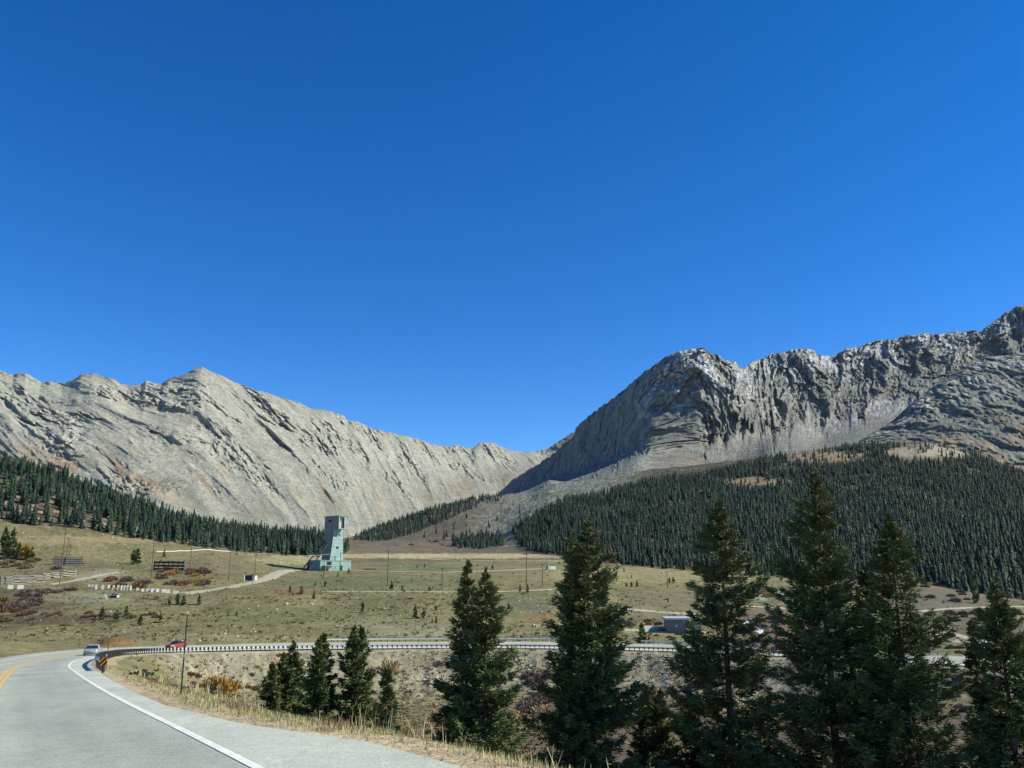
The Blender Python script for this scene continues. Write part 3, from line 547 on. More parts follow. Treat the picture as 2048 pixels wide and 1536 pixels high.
big = [ # top px, py, D, radius m, rise, label
 (936, 1122, 35.0, 1.15, .8, 'tall spruce with a thin leaning top, left stem of the joined pair', .06),
 (972, 1137, 34.0, 1.35, .75, 'shorter right stem of the joined spruce pair, bushy and dark green', .0),
 (1174, 1034, 37.0, 2.1, .5, 'broad dense spruce with brown tinged crown between the joined pair and the rail side building', .0),
 (1150, 1062, 36.6, 1.1, .6, 'thin secondary spruce stem pressed against the left side of the broad dense spruce', .0),
 (1437, 990, 37.0, 2.25, .6, 'large ragged spruce standing in front of the low grey corrugated building', .0),
 (1628, 936, 35.5, 2.35, .55, 'tallest spruce of all with a crooked brown top and full skirts', .0),
 (1776, 1020, 34.0, 2.35, .68, 'wide spruce touching the right side of the tallest spruce', .0),
 (1727, 1122, 39.0, 1.4, .6, 'half hidden spruce between the tallest spruce and the wide one', .0),
 (1988, 1154, 32.0, 1.75, .65, 'wide pale green spruce near the right edge of the view', .0),
 (1942, 1240, 35.0, .62, .8, 'slender pointed young spruce in front of the gravel tracks', .0),
 (1290, 1368, 41.0, .95, .7, 'small spruce in the draw right beside the broad dense spruce', .0),
 (1320, 1376, 40.0, 1.1, .7, 'small shaggy spruce between the broad spruce and the ragged one', .0),
 (1378, 1392, 39.0, 1.3, .7, 'low dark spruce at the left foot of the large ragged spruce', .0),
 (2125, 1060, 36.0, 2.4, .6, 'spruce cut by the right edge of the view', .0),
 (637, 1276, 38.0, .8, .9, 'left dark stem of the roadside spruce pair behind the dry grass', .0),
 (648, 1267, 39.5, .85, .9, 'taller right stem of the roadside spruce pair, ragged with gaps', .0),
 (710, 1251, 39.0, 1.0, .9, 'left stem of the twin topped roadside spruce', .0),
 (722, 1252, 40.0, 1.05, .9, 'right stem of the twin topped roadside spruce', .0),
 (587, 1281, 45.0, .95, 1., 'thin open spruce left of the roadside pair', .0),
 (568, 1305, 44.0, .75, .7, 'short olive pine left of the thin open spruce', .0),
 (545, 1326, 43.0, .65, .7, 'lowest bushy pine at the left end of the roadside group', .0),
 (775, 1335, 33.0, .50, .75, 'slim sparse young spruce right of the twin topped spruce', .0)]
for k, (px, py, D, R, rise, lab, ln) in enumerate(big):
    x, y, z0, h = place(px, py, D); near_ = D < 50
    dens = .95 if h > 8 else 1.2
    t = link('spruce_tree', None, loc=(x, y, z0), label=lab, category='tree', group='spruces below the road shoulder')
    far = h < 8
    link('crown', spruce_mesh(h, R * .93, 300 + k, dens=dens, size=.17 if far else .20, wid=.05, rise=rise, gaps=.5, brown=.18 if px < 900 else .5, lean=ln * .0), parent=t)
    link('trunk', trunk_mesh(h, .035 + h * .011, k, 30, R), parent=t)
# young conifers scattered over the meadow
YT = []
for k in range(4):
    cm = spruce_mesh(1.0 * 4, .80, 500 + k, dens=.62 if k else .45, size=.30, wid=.10, rise=1.3, gaps=.55, brown=.1, bare=.08); YT.append((cm, trunk_mesh(4, .07, k, 6, .8)))
young = [(338, 1212, 17), (354, 1209, 21), (366.5, 1210, 18), (397.6, 1210, 20), (266, 1128, 27), (273, 1128, 29), (328, 1114, 14), (203, 1240, 24), (232, 1244, 23), (188, 1245, 9), (252, 1233, 20), (280, 1251, 20), (320, 1246, 20), (580, 1186, 14), (603, 1188, 15), (627.5, 1198, 15), (630, 1172, 9), (650, 1174, 11), (676, 1153, 9), (697, 1147, 10), (783, 1181, 17), (725, 1226, 21), (456, 1232, 7), (473, 1231, 8), (429, 1227, 5), (804, 1181, 10), (859, 1183, 9), (830, 1237, 24), (847, 1237, 20), (872, 1221, 10), (872, 1246, 13), (864, 1246, 9), (985, 1139, 10), (1040, 1183, 13), (1055, 1185, 15), (1017, 1220, 13), (834, 1136, 7), (849, 1135, 7), (1248, 1143, 7), (1263, 1156, 6), (1253, 1174, 10), (1263, 1174, 10), (1274, 1174, 13), (1339, 1166, 11), (1347, 1166, 12), (1336, 1205, 9), (1284, 1286, 37), (1298, 1287, 13), (1307, 1288, 11), (5, 1116, 60), (21, 1118, 58), (36, 1116, 30), (62, 1121, 26), (12, 1118, 45), (1952, 1206, 55), (1500, 1141, 10), (1563, 1162, 8), (955, 1133, 6), (1147, 1125, 6), (1118, 1128, 5), (505, 1154, 7), (473, 1110, 10)]
def where(px, py):
    if py > 1275: return 'just behind the far guardrail'
    if px < 160: return 'at the left edge beside brown brush'
    if py > 1205 and px < 420: return 'on the green slope above the grey car'
    if px < 420: return 'beside the dark timber trestle'
    if py > 1205: return 'on the open slope behind the guardrail'
    if px < 720: return 'on the mound in front of the mine headframe'
    if px < 1100: return 'along the thin track in the middle of the meadow'
    return 'on the dry meadow below the right forest'
poles_x = [(48, 'the aspen'), (122, 'the tallest pole'), (301, 'the trestle'), (372, 'the near snow pole'), (509, 'the concrete bay'), (665, 'the headframe'), (884, 'the mound pole'), (1053, 'the tall crossarm pole'), (1170, 'the broad spruce'), (1335, 'the dry meadow pole'), (1437, 'the ragged spruce'), (1628, 'the tallest spruce'), (1942, 'the slender spruce')]
cnt = {}
for k, (px, py, hp) in enumerate(young):
    x, y, z = V.hit(px, py, 120); h = hp * y / F * 1.03; cm, tm = YT[k % 4]
    siz = 'tiny' if hp < 10 else 'small' if hp < 16 else 'young' if hp < 30 else 'full grown'
    nbx = min(poles_x, key=lambda q: abs(q[0] - px)); lab = f'{siz} lone conifer {where(px, py)}'.replace('on the mound in front of the mine headframe', 'on the headframe mound').replace('along the thin track in the middle of the meadow', 'by the thin track').replace('on the dry meadow below the right forest', 'on the dry meadow').replace('on the green slope above the grey car', 'above the grey car'); lab += f', {"left" if px < nbx[0] else "right"} of {nbx[1]}'
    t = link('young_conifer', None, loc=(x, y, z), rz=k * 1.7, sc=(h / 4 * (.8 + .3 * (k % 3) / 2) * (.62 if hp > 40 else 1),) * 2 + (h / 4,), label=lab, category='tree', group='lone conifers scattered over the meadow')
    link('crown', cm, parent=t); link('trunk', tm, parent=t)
# yellow aspen
x, y, z = V.hit(48, 1119, 200); h = 27 * y / F
t = link('aspen_tree', None, loc=(x, y, z), label='small bright yellow aspen among dark conifers at the left edge', category='tree')
am = spruce_mesh(h, h * .24, 611, dens=.8, size=.5, wid=.3, rise=.25, gaps=.4, brown=0, bare=.15, yellow=.9); link('crown', am, parent=t); link('trunk', trunk_mesh(h, .1, 3, 8, 1), parent=t)
# ---- forests
def cone_tree(seed, tiers, nb, jit=.25):
    """unit conifer (height 1, radius about .17): ragged tiers of drooping boughs"""
    r = np.random.default_rng(seed); v, f, c = [], [], []
    for i in range(tiers):
        t = i / tiers; z = .06 + .90 * t; R = (.19 * (1 - t) ** .8 + .012) * r.uniform(.85, 1.15); zt = min(z + .24 * (1 - t * .5), 1.0)
        a0 = r.uniform(0, 6.28)
        for j in range(nb):
            a = a0 + (j + r.uniform(-.3, .3)) * 2 * np.pi / nb; l = R * r.uniform(1 - jit * 1.6, 1 + jit); da = 2 * np.pi / nb * .62
            n = len(v); v += [(0, 0, zt), (math.cos(a - da) * l * .62, math.sin(a - da) * l * .62, z + .03), (math.cos(a) * l, math.sin(a) * l, z - .025), (math.cos(a + da) * l * .62, math.sin(a + da) * l * .62, z + .03)]
            f.append((n, n + 1, n + 2, n + 3)); g = r.uniform(.7, 1.35); c += [(g, g, g)] * 4
    return np.array(v), np.array(f), np.array(c)
def scatter(poly, sp, dmin, dmax, sheet=V, dens=None):
    poly = np.array(poly, float); xs = []
    u0, u1 = ue(poly[:, 0].min(), 1000)[0] - .02, ue(poly[:, 0].max(), 1000)[0] + .02
    X0, X1 = min(u0 * dmin, u0 * dmax), max(u1 * dmin, u1 * dmax)
    gx, gy = np.meshgrid(np.arange(X0, X1, sp), np.arange(dmin, dmax, sp)); gx = gx.ravel() + rng.uniform(-.5, .5, gx.size) * sp; gy = gy.ravel() + rng.uniform(-.5, .5, gy.size) * sp
    ok = (gx / gy > u0) & (gx / gy < u1); gx, gy = gx[ok], gy[ok]; gz = sheet.z(gx, gy); px, py = proj(gx, gy, gz)
    ins = np.zeros(len(px), bool); j = len(poly) - 1
    for i in range(len(poly)):
        xi, yi, xj, yj = *poly[i], *poly[j]
        with np.errstate(all='ignore'): ins ^= ((yi > py) != (yj > py)) & (px < (xj - xi) * (py - yi) / (yj - yi) + xi)
        j = i
    return np.column_stack([gx, gy, gz, px, py])[ins]
def clear(P, ells, noise=None):
    keep = np.ones(len(P), bool)
    for cx, cy, rx, ry, pr in ells:
        d = ((P[:, 3] - cx) / rx) ** 2 + ((P[:, 4] - cy) / ry) ** 2 + fbm(P[:, 0] / 25, P[:, 1] / 25, 3, 700) * .8
        keep &= (d > 1) | (rng.uniform(0, 1, len(P)) > pr)
    if noise: keep &= fbm(P[:, 0] / noise[0], P[:, 1] / noise[0], 4, 701) < noise[1]
    return P[keep]
LF = clear(scatter([(-500, 1020), (-100, 1040), (0, 1040), (60, 1052), (150, 1055), (280, 1080), (400, 1095), (500, 1105), (600, 1113), (660, 1112), (690, 1108), (700, 1098), (640, 1078), (400, 1050), (200, 985), (0, 925), (-500, 860)], 5.6, 500, 800),
  [(110, 1035, 50, 12, .75), (40, 1020, 60, 14, .5), (210, 1045, 45, 12, .45), (300, 1062, 40, 8, .4)], (40, .42))
RF = clear(scatter([(1025, 1062), (1032, 1080), (1060, 1104), (1130, 1112), (1250, 1130), (1370, 1142), (1600, 1157), (1850, 1166), (1915, 1180), (2048, 1204), (2500, 1250), (2500, 960), (2048, 950), (1980, 925), (1920, 900), (1870, 892), (1720, 893), (1600, 908), (1500, 930), (1380, 955), (1300, 962), (1200, 992), (1120, 1005), (1080, 1030)], 5.5, 480, 1480),
  [(1860, 908, 95, 18, .95), (1655, 916, 85, 16, .88), (1515, 966, 70, 13, .9), (1590, 935, 45, 9, .6), (1340, 1010, 60, 8, .5), (1100, 1085, 45, 8, .6), (1260, 1092, 50, 7, .6), (1330, 1090, 60, 6, .4), (1420, 985, 60, 6, .5), (1480, 1045, 50, 5, .5), (1750, 960, 60, 5, .5), (1900, 1000, 50, 5, .5), (1180, 1040, 40, 5, .5)], (38, .30))
MF = clear(scatter([(706, 1080), (760, 1054), (800, 1040), (870, 1018), (925, 1003), (1000, 983), (1008, 1000), (960, 1012), (925, 1026), (850, 1060), (775, 1082)], 8.0, 1000, 1700), [(985, 1000, 40, 14, .6)], (60, .45))
CF = clear(scatter([(900, 1092), (905, 1080), (960, 1074), (1010, 1076), (1012, 1092), (960, 1098)], 6.5, 600, 1350), [], (60, .3))
EX = clear(scatter([(1030, 1090), (1070, 1060), (1100, 1020), (1130, 1000), (1180, 1100), (1100, 1112)], 16, 600, 1300), [], (60, .3))
CF = np.vstack([CF, EX, clear(scatter([(820, 1075), (900, 1045), (980, 1020), (1060, 1010), (1060, 1060), (900, 1085)], 42, 800, 1500), [])])
# ridge of the moor west of the headframe
allp = np.vstack([np.column_stack([A, np.full(len(A), k)]) for k, A in enumerate((LF, RF, MF, CF))])
n = len(allp); hgt = np.clip(10.6 + 2.2 * rng.normal(0, 1, n) + 3.5 * fbm(allp[:, 0] / 45, allp[:, 1] / 60, 3, 720), 4.5, 16.5) * np.where(allp[:, 5] == 2, .9, 1) * np.where(rng.uniform(0, 1, n) < .12, .6, 1)
inview = (allp[:, 3] > -15) & (allp[:, 3] < 2063)
app = hgt / allp[:, 1] * inview
order = np.argsort(-app); solo = order[:290]; mass = order[290:]
print('forest trees', n, 'left', len(LF), 'right', len(RF))
tm6 = [cone_tree(900 + k, 7, 6) for k in range(5)]
def shade(k): return np.array([[.016, .038, .020], [.021, .045, .021], [.012, .031, .019], [.027, .046, .021]])[k % 4]
def merged(sel, name, lab):
    vs, fs, cs, o = [], [], [], 0
    for k in range(5):
        s = sel[k::5]; v, f, c = tm6[k]; m = len(s); a = rng.uniform(0, 6.28, m); wd_ = rng.uniform(.85, 1.4, m)
        ca, sa = np.cos(a), np.sin(a); h = hgt[s]
        x = (v[None, :, 0] * ca[:, None] - v[None, :, 1] * sa[:, None]) * (h * wd_)[:, None] + allp[s, 0][:, None]
        y = (v[None, :, 0] * sa[:, None] + v[None, :, 1] * ca[:, None]) * (h * wd_)[:, None] + allp[s, 1][:, None]
        z = v[None, :, 2] * h[:, None] + allp[s, 2][:, None] - .3
        vs.append(np.stack([x, y, z], -1).reshape(-1, 3)); fs.append((f[None] + (np.arange(m) * len(v))[:, None, None]).reshape(-1, 4) + o); o += m * len(v)
        tint = np.array([shade(int(q)) for q in rng.integers(0, 4, m)]) * (rng.uniform(.65, 1.3, m) * (1 + .9 * fbm(allp[s, 0] / 40, allp[s, 1] / 70, 3, 731)))[:, None]; dead = rng.uniform(0, 1, m) < .025; tint[dead] = (.13, .115, .09); cs.append((c[None] * tint[:, None, :]).reshape(-1, 3))
    link(name, mesh_np(name, np.vstack(vs), np.vstack(fs), M_NEED, np.vstack(cs)), kind='stuff', label=lab, category='forest')
reg = allp[:, 5]
merged(mass[reg[mass] == 0], 'conifer_forest', 'dense dark conifer forest on the left hillside')
merged(mass[reg[mass] == 1], 'conifer_forest', 'wide dark conifer forest covering the slope under the right peaks')
merged(mass[reg[mass] >= 2], 'conifer_forest', 'dark conifer band on the low ridge in the middle of the valley')
sm = []
for k in range(5):
    v, f, c = cone_tree(950 + k, 11, 8, .3); cc = c * shade(k); tv = MB(); tv.bar((0, 0, -.05), (0, 0, .9), .012, .003, 5)
    n0 = len(v); tq = np.vstack(tv.v); quads = np.array([q for q in tv.f if len(q) == 4]) + n0
    sm.append(mesh_np('pine', np.vstack([v, tq]), np.vstack([f, quads]), mats=[M_NEED, M_BARK], mi=np.r_[np.zeros(len(f)), np.ones(len(quads))], col=np.vstack([cc, np.full((len(tq), 3), .06)])))
SPOT = [(-50, 'at the far left edge'), (45, 'above the aspen'), (100, 'above the upper log wall'), (160, 'above the two thin far poles'), (215, 'above the brown brush slope'), (265, 'above the full grown lone conifer'), (315, 'above the trestle left end'), (370, 'above the trestle right end'), (430, 'above the middle of the pipe'), (490, 'above the end of the pipe'), (560, 'above the concrete bay'), (620, 'left of the headframe legs'), (700, 'just behind the headframe'), (1000, 'left of the brown moor clump'), (1120, 'left of the broad dense spruce'), (1210, 'behind the broad dense spruce'), (1290, 'right of the broad dense spruce'), (1370, 'left of the ragged spruce top'), (1460, 'behind the ragged spruce'), (1540, 'right of the ragged spruce'), (1620, 'left of the tallest spruce'), (1700, 'behind the tallest spruce'), (1790, 'behind the wide spruce'), (1870, 'right of the wide spruce'), (1950, 'above the upper gravel track'), (2010, 'left of the pale green spruce'), (9999, 'at the far right edge')]
def spot(px): return next(t for a_, t in SPOT if px < a_)
for q, i in enumerate(solo):
    x, y, z, px, py, rg = allp[i]; h = hgt[i]
    szw = 'short' if h < 9.5 else 'mid height' if h < 12 else 'tall' if h < 13.3 else 'very tall'; row = 'front row' if (rg == 0 and y < 545) or (rg == 1 and y < 560) else 'second row' if y < 600 else 'rear row'
    lab = f'{szw} dark conifer, {row} of the {"left" if rg == 0 else "right" if rg == 1 else "moor"} forest, {spot(px)}'
    link('pine_tree', sm[q % 5], loc=(x, y, z - .2), rz=q * 2.1, sc=(h * rng.uniform(.85, 1.15),) * 2 + (h,), label=lab, category='tree', group=('left hillside forest trees', 'right forest edge trees', 'moor clump trees', 'moor clump trees')[int(rg)])
# ------------------------------------------------------------------ boulders
def rock_mesh(seed):
    import bmesh
    bm = bmesh.new(); bmesh.ops.create_icosphere(bm, subdivisions=2, radius=1)
    for v in bm.verts:
        p = v.co; k = 1 + .35 * float(perlin(p.x * 1.3 + seed, p.y * 1.3 + p.z * 1.7)) + .12 * float(perlin(p.x * 4 + seed, p.y * 4 + p.z * 4)); v.co = Vector((p.x * k, p.y * k * .8, p.z * k * .62))
    me = bpy.data.meshes.new('boulder'); bm.to_mesh(me); bm.free(); me.materials.append(M_STONE); return me
RM = [rock_mesh(k * 3.7) for k in range(5)]
def rock(px, py, wpx, lab, grp, dmin=0):
    x, y, z = V.hit(px, py, dmin); s = wpx * y / F / 2
    link('boulder', RM[int(px) % 5], loc=(x, y, z + s * .15), rz=px, sc=s, label=lab, category='boulder', group=grp)
for px, py, wp in [(573, 1209, 10), (623, 1209, 7), (684, 1211, 7), (756, 1216, 6), (516, 1213, 5), (554, 1219, 5), (497, 1219, 5), (740, 1222, 5), (450, 1268, 6), (510, 1264, 5), (475, 1273, 6), (568, 1276, 7), (362, 1283, 8), (398, 1282, 8), (408, 1281, 6), (347, 1279, 5), (277, 1255, 5), (249, 1265, 5), (95, 1258, 5), (1068, 1252, 9), (1040, 1225, 5), (1083, 1225, 6), (1075, 1212, 5), (1060, 1199, 5), (1238, 1130, 6), (1325, 1146, 6), (1546, 1282, 8), (220, 1224, 6), (100, 1228, 5), (1520, 1238, 9), (560, 1126, 6), (605, 1117, 5), (885, 1111, 4)]:
    nbx = min(poles_x, key=lambda q: abs(q[0] - px)); rock(px, py, wp, f'{"large" if wp > 7 else "mid sized" if wp > 5 else "small"} pale boulder {"on the near slope" if py > 1255 else "on the middle slope" if py > 1200 else "on the far meadow"} {"left" if px < nbx[0] else "right"} of {nbx[1]}', 'pale boulders on the meadow', 150)
rock(537, 1380, 9, 'white boulder left of the roadside spruces below the road', 'boulders in the draw', 40); rock(611, 1389, 9, 'white boulder between the thin spruce and the roadside pair', 'boulders in the draw', 40)
for px, py, wp in [(843, 1353, 5), (855, 1355, 6), (849, 1360, 8), (862, 1366, 6), (808, 1366, 6), (808, 1406, 5), (872, 1410, 6), (866, 1421, 6), (853, 1446, 5), (1083, 1350, 10), (1060, 1332, 7), (1040, 1318, 7), (1100, 1325, 6)]:
    rock(px, py, wp, 'small white boulder in the grassy draw below the guardrail', 'boulders in the draw', 40)
def stones(name, lab, rects, n, szr, dmin):
    ico = RM[0]; vs, fs, o = [], [], 0
    base = [np.array([v.co for v in m.vertices]) for m in RM]; tri = [np.array([list(p.vertices) for p in m.polygons]) for m in RM]
    for x0, y0, x1, y1, wgt in rects:
        for _ in range(int(n * wgt)):
            px, py = rng.uniform(x0, x1), rng.uniform(y0, y1); x, y, z = V.hit(px, py, dmin); s = rng.uniform(*szr) * y / F / 2 * rng.choice([.6, 1, 1.3]); k = rng.integers(0, 5); a = rng.uniform(0, 6.28)
            b = base[k]; vs.append(np.column_stack([b[:, 0] * math.cos(a) - b[:, 1] * math.sin(a), b[:, 0] * math.sin(a) + b[:, 1] * math.cos(a), b[:, 2]]) * s + (x, y, z + s * .1)); fs.append(tri[k] + o); o += len(b)
    link(name, mesh_np(name, np.vstack(vs), np.vstack(fs), M_STONE), kind='stuff', label=lab, category='stones')
stones('stones', 'small pale stones strewn over the meadow', [(0, 1200, 1300, 1285, 1), (420, 1255, 680, 1282, .5), (0, 1060, 500, 1110, .5), (760, 1215, 900, 1275, .35), (1000, 1190, 1130, 1270, .3), (200, 1095, 500, 1130, .2), (560, 1115, 1100, 1150, .3)], 210, (1.3, 3.4), 130)
stones('stones', 'broken rock littering the embankment under the guardrail', [(280, 1315, 560, 1385, 1), (780, 1310, 930, 1370, .6), (1030, 1310, 1100, 1380, .5), (1260, 1312, 1370, 1390, .8)], 240, (1.8, 4.5), 60)
# ------------------------------------------------------------------ shrubs
def bush_mesh(seed, c0, c1, n=420, flat=.62):
    r = np.random.default_rng(seed); a = r.uniform(0, 6.28, n); el = np.arcsin(r.uniform(0.0, 1, n)); rad = r.uniform(.35, 1.0, n) ** .5
    k = 1 + .35 * fbm(a * 1.1, el * 2, 3, seed); d = np.column_stack([np.cos(a) * np.cos(el), np.sin(a) * np.cos(el), np.sin(el)])
    P = d * (rad * k)[:, None] * np.array([1, 1, flat]); s = np.cross(d, r.normal(0, 1, (n, 3))); s /= np.linalg.norm(s, axis=1)[:, None]
    dd = d + r.normal(0, .35, (n, 3)) + np.array([0, 0, .5]); dd /= np.linalg.norm(dd, axis=1)[:, None]; L = r.uniform(.16, .34, n)[:, None]; w = r.uniform(.03, .07, n)[:, None]
    v = np.stack([P - s * w - dd * L * .5, P + s * w - dd * L * .5, P + dd * L * .5 + s * w * .5, P + dd * L * .5 - s * w * .5], 1).reshape(-1, 3)
    t = r.uniform(0, 1, n)[:, None]; c = (np.array(c0) * (1 - t) + np.array(c1) * t) * r.uniform(.7, 1.3, n)[:, None]
    return mesh_np('bush', v, np.arange(n * 4).reshape(n, 4), M_TWIG, np.repeat(c, 4, 0))
BK = {'grey brown': ((.11, .085, .07), (.19, .15, .12)), 'rust red': ((.16, .08, .05), (.24, .13, .07)), 'golden orange': ((.30, .17, .04), (.42, .27, .07)), 'olive brown': ((.12, .11, .05), (.20, .17, .08)), 'pale tan': ((.34, .26, .14), (.46, .36, .2)), 'purplish': ((.13, .09, .08), (.19, .145, .125))}
BM = {k: [bush_mesh(700 + 9 * i + j, *c) for j in range(2)] for i, (k, c) in enumerate(BK.items())}
def bush(px, py, wpx, kind, lab, grp, dmin=0, hz=1.0):
    x, y, z = V.hit(px, py, dmin); s = wpx * y / F / 2
    link('shrub', BM[kind][int(px) % 2], loc=(x, y, z - s * .05), rz=px * .7, sc=(s, s, s * hz * rng.uniform(.9, 1.2)), label=lab, category='shrub', **({'group': grp} if grp else {}))
bush(433, 1382, 62, 'golden orange', 'golden orange willow bush in the draw below the far guardrail', None, 40, 1.25)
bush(462, 1376, 40, 'golden orange', 'bright orange half of the willow clump below the guardrail', None, 40, 1.2)
bush(415, 1380, 40, 'olive brown', 'olive bush at the left side of the orange willow', None, 40, 1.1)
bush(776, 1345, 48, 'pale tan', 'round pink tan leafless bush on the embankment right of the twin topped spruce', None, 60, 1.3)
bush(560, 1312, 16, 'rust red', 'small round red bush just under the guardrail', None, 60, 1.2)
bush(876, 1330, 26, 'grey brown', 'dark bush on the embankment left of the joined spruce pair', None, 60, .9)
BR = [ # rect px, n, size px, kinds, phrase, group
 (0, 1185, 75, 1245, 26, (16, 34), ('rust red', 'purplish', 'grey brown', 'olive brown'), 'in the dense brush at the left edge', 'brush at the left edge', 240),
 (60, 1178, 170, 1188, 9, (12, 26), ('purplish', 'grey brown', 'olive brown'), 'below the utility pole with crossarms', 'brush below the tall poles', 300),
 (0, 1120, 120, 1142, 16, (12, 26), ('olive brown', 'grey brown', 'rust red'), 'above the long stone crib wall', 'brush above the crib wall', 330),
 (215, 1160, 300, 1176, 14, (16, 30), ('purplish', 'grey brown', 'rust red', 'olive brown'), 'behind the row of pale barrier blocks', 'brush behind the barrier blocks', 330),
 (300, 1140, 420, 1172, 26, (12, 28), ('purplish', 'olive brown', 'grey brown', 'rust red', 'golden orange'), 'below the dark timber trestle', 'brush below the trestle', 330),
 (290, 1190, 340, 1200, 6, (10, 18), ('rust red', 'pale tan'), 'at the near end of the ditch', 'brush in the ditch', 270),
 (60, 1226, 330, 1236, 20, (10, 20), ('rust red', 'olive brown', 'grey brown'), 'along the ditch behind the green slope', 'brush in the ditch', 262),
 (1035, 1345, 1095, 1420, 26, (20, 44), ('grey brown', 'purplish', 'pale tan', 'grey brown'), 'in the draw beside the broad spruce', 'brush in the draw', 60),
 (1040, 1420, 1110, 1520, 24, (22, 46), ('grey brown', 'pale tan', 'rust red', 'olive brown'), 'in the draw beside the broad spruce', 'brush in the draw', 50),
 (1260, 1360, 1420, 1440, 18, (20, 40), ('grey brown', 'rust red', 'olive brown', 'pale tan'), 'in the draw below the right embankment', 'brush in the draw', 60),
 (1480, 1230, 1600, 1290, 26, (12, 26), ('grey brown', 'rust red', 'olive brown', 'purplish'), 'around the concrete ramp right of the ragged spruce', 'brush round the concrete ramp', 225),
 (1500, 1180, 1560, 1198, 9, (14, 26), ('pale tan', 'golden orange', 'olive brown'), 'under the pale rubble on the dry meadow', 'tan brush on the dry meadow', 330),
 (1530, 1150, 1600, 1158, 4, (10, 16), ('pale tan', 'golden orange'), 'at the lower edge of the right forest', 'tan brush at the forest edge', 450),
 (1800, 1165, 1960, 1205, 24, (12, 24), ('grey brown', 'purplish'), 'between the upper gravel tracks at the right', 'brush between the right tracks', 300),
 (1820, 1225, 2048, 1250, 26, (12, 26), ('grey brown', 'purplish', 'olive brown'), 'between the lower gravel tracks at the right', 'brush between the right tracks', 200),
 (1820, 1290, 2048, 1312, 14, (14, 26), ('grey brown', 'olive brown', 'rust red'), 'just behind the road at the right', 'brush between the right tracks', 175),
 (1230, 1238, 1330, 1256, 10, (10, 20), ('grey brown', 'olive brown', 'rust red'), 'left of the low corrugated building', 'brush by the corrugated building', 240),
 (1240, 1266, 1400, 1284, 12, (8, 16), ('olive brown', 'rust red', 'pale tan'), 'before the corrugated building', 'brush by the corrugated building', 225),
 (250, 1350, 620, 1395, 16, (14, 26), ('olive brown', 'grey brown', 'rust red'), 'on the bank below the road bend', 'brush on the bank', 45),
 (1845, 1350, 1935, 1440, 14, (18, 36), ('grey brown', 'olive brown', 'rust red'), 'on the bank left of the pale green spruce', 'brush on the right bank', 60),
 (820, 1080, 1000, 1096, 10, (6, 12), ('grey brown', 'rust red'), 'on the brown moor', 'brush on the moor', 600)]
for x0, y0, x1, y1, n_, sz, kinds, ph, grp, dm in BR:
    for i in range(n_):
        k = kinds[rng.integers(0, len(kinds))]; bx, by, bs = rng.uniform(x0, x1), rng.uniform(y0, y1), rng.uniform(*sz); f_ = (bx - x0) / (x1 - x0); g_ = (bs - sz[0]) / (sz[1] - sz[0])
        bush(bx, by, bs, k, f'{"low" if g_ < .33 else "rounded" if g_ < .66 else "large"} {k} shrub {ph}{", left part" if f_ < .33 else ", middle part" if f_ < .66 else ", right part"}', grp, dm, 1.0)
# ------------------------------------------------------------------ grass and weeds on the near verge
def verge(name, lab, n, i0, i1, o0, o1, hh, c0, c1, msk=None, w=.003, seed=1, lean=.3):
    r = np.random.default_rng(seed); ii = i0 + (i1 - i0) * r.uniform(0, 1, n) ** 1.3; oo = r.uniform(o0, o1, n); p = road_pt(ii, oo + np.interp(ii, np.arange(len(WS)), WS) - 2.75); x, y = p[:, 0], p[:, 1]
    ok = (y > 6) & (np.abs(x / y) < .8); x, y = x[ok], y[ok]
    if msk is not None: k = fbm(x / msk[0], y / msk[0], 3, msk[2]) > msk[1]; x, y = x[k], y[k]
    z = V.z(x, y); n = len(x); h = r.uniform(.4, 1, n) * hh; a = r.uniform(0, 6.28, n); ln = r.uniform(0, lean, n) * h; ww = w * (1 + y / 22)
    dx, dy = np.cos(a), np.sin(a); b = np.column_stack([x, y, z - .03]); az2 = r.uniform(-1.3, 1.3, n); s = np.column_stack([ww * np.cos(az2), ww * np.sin(az2), 0 * ww]); tip = b + np.column_stack([dx * ln, dy * ln, h]); midp = b + np.column_stack([dx * ln * .3, dy * ln * .3, h * .55])
    v = np.stack([b - s, b + s, midp + s * .8, midp - s * .8, tip + s * .25, tip - s * .25], 1).reshape(-1, 3); q = np.arange(n)[:, None] * 6
    f = np.vstack([q + [0, 1, 2, 3], q + [3, 2, 4, 5]]); t = r.uniform(0, 1, n)[:, None]; c = (np.array(c0) * (1 - t) + np.array(c1) * t) * r.uniform(.7, 1.25, n)[:, None]
    link(name, mesh_np(name, v, f, M_GRASS, np.repeat(c, 6, 0)), kind='stuff', label=lab, category='grass')
iN = int(np.argmin(np.abs(PATH[:, 1] - 8))); iE = int(np.argmin(np.abs(PATH[:120 + iN, 1] - 78)))
verge('grass', 'dry straw and green grass along the gravel verge', 60000, iN, iE, 4.0, 10.5, .20, (.26, .27, .10), (.62, .54, .28), (3, -.15, 5), seed=1)
verge('grass', 'tall straw coloured stalks at the lip of the bank', 2200, iN, iE - 20, 5.2, 8.5, .70, (.55, .44, .22), (.80, .68, .42), (2.5, .10, 6), w=.0035, seed=2, lean=.35)
verge('weeds', 'dark red weeds along the verge of the bend', 16000, iN + 12, iE, 4.6, 9.0, .30, (.22, .10, .075), (.36, .22, .14), (4, .04, 8), w=.003, seed=3)
verge('grass', 'short grass on the bank below the bend', 36000, iN, iE + 10, 8, 26, .22, (.22, .23, .09), (.50, .43, .22), (5, -.2, 9), seed=4)
verge('stones', 'loose gravel on the verge', 12000, iN, iE, 1.4, 4.6, .03, (.35, .3, .2), (.6, .54, .42), None, w=.012, seed=5, lean=.5)
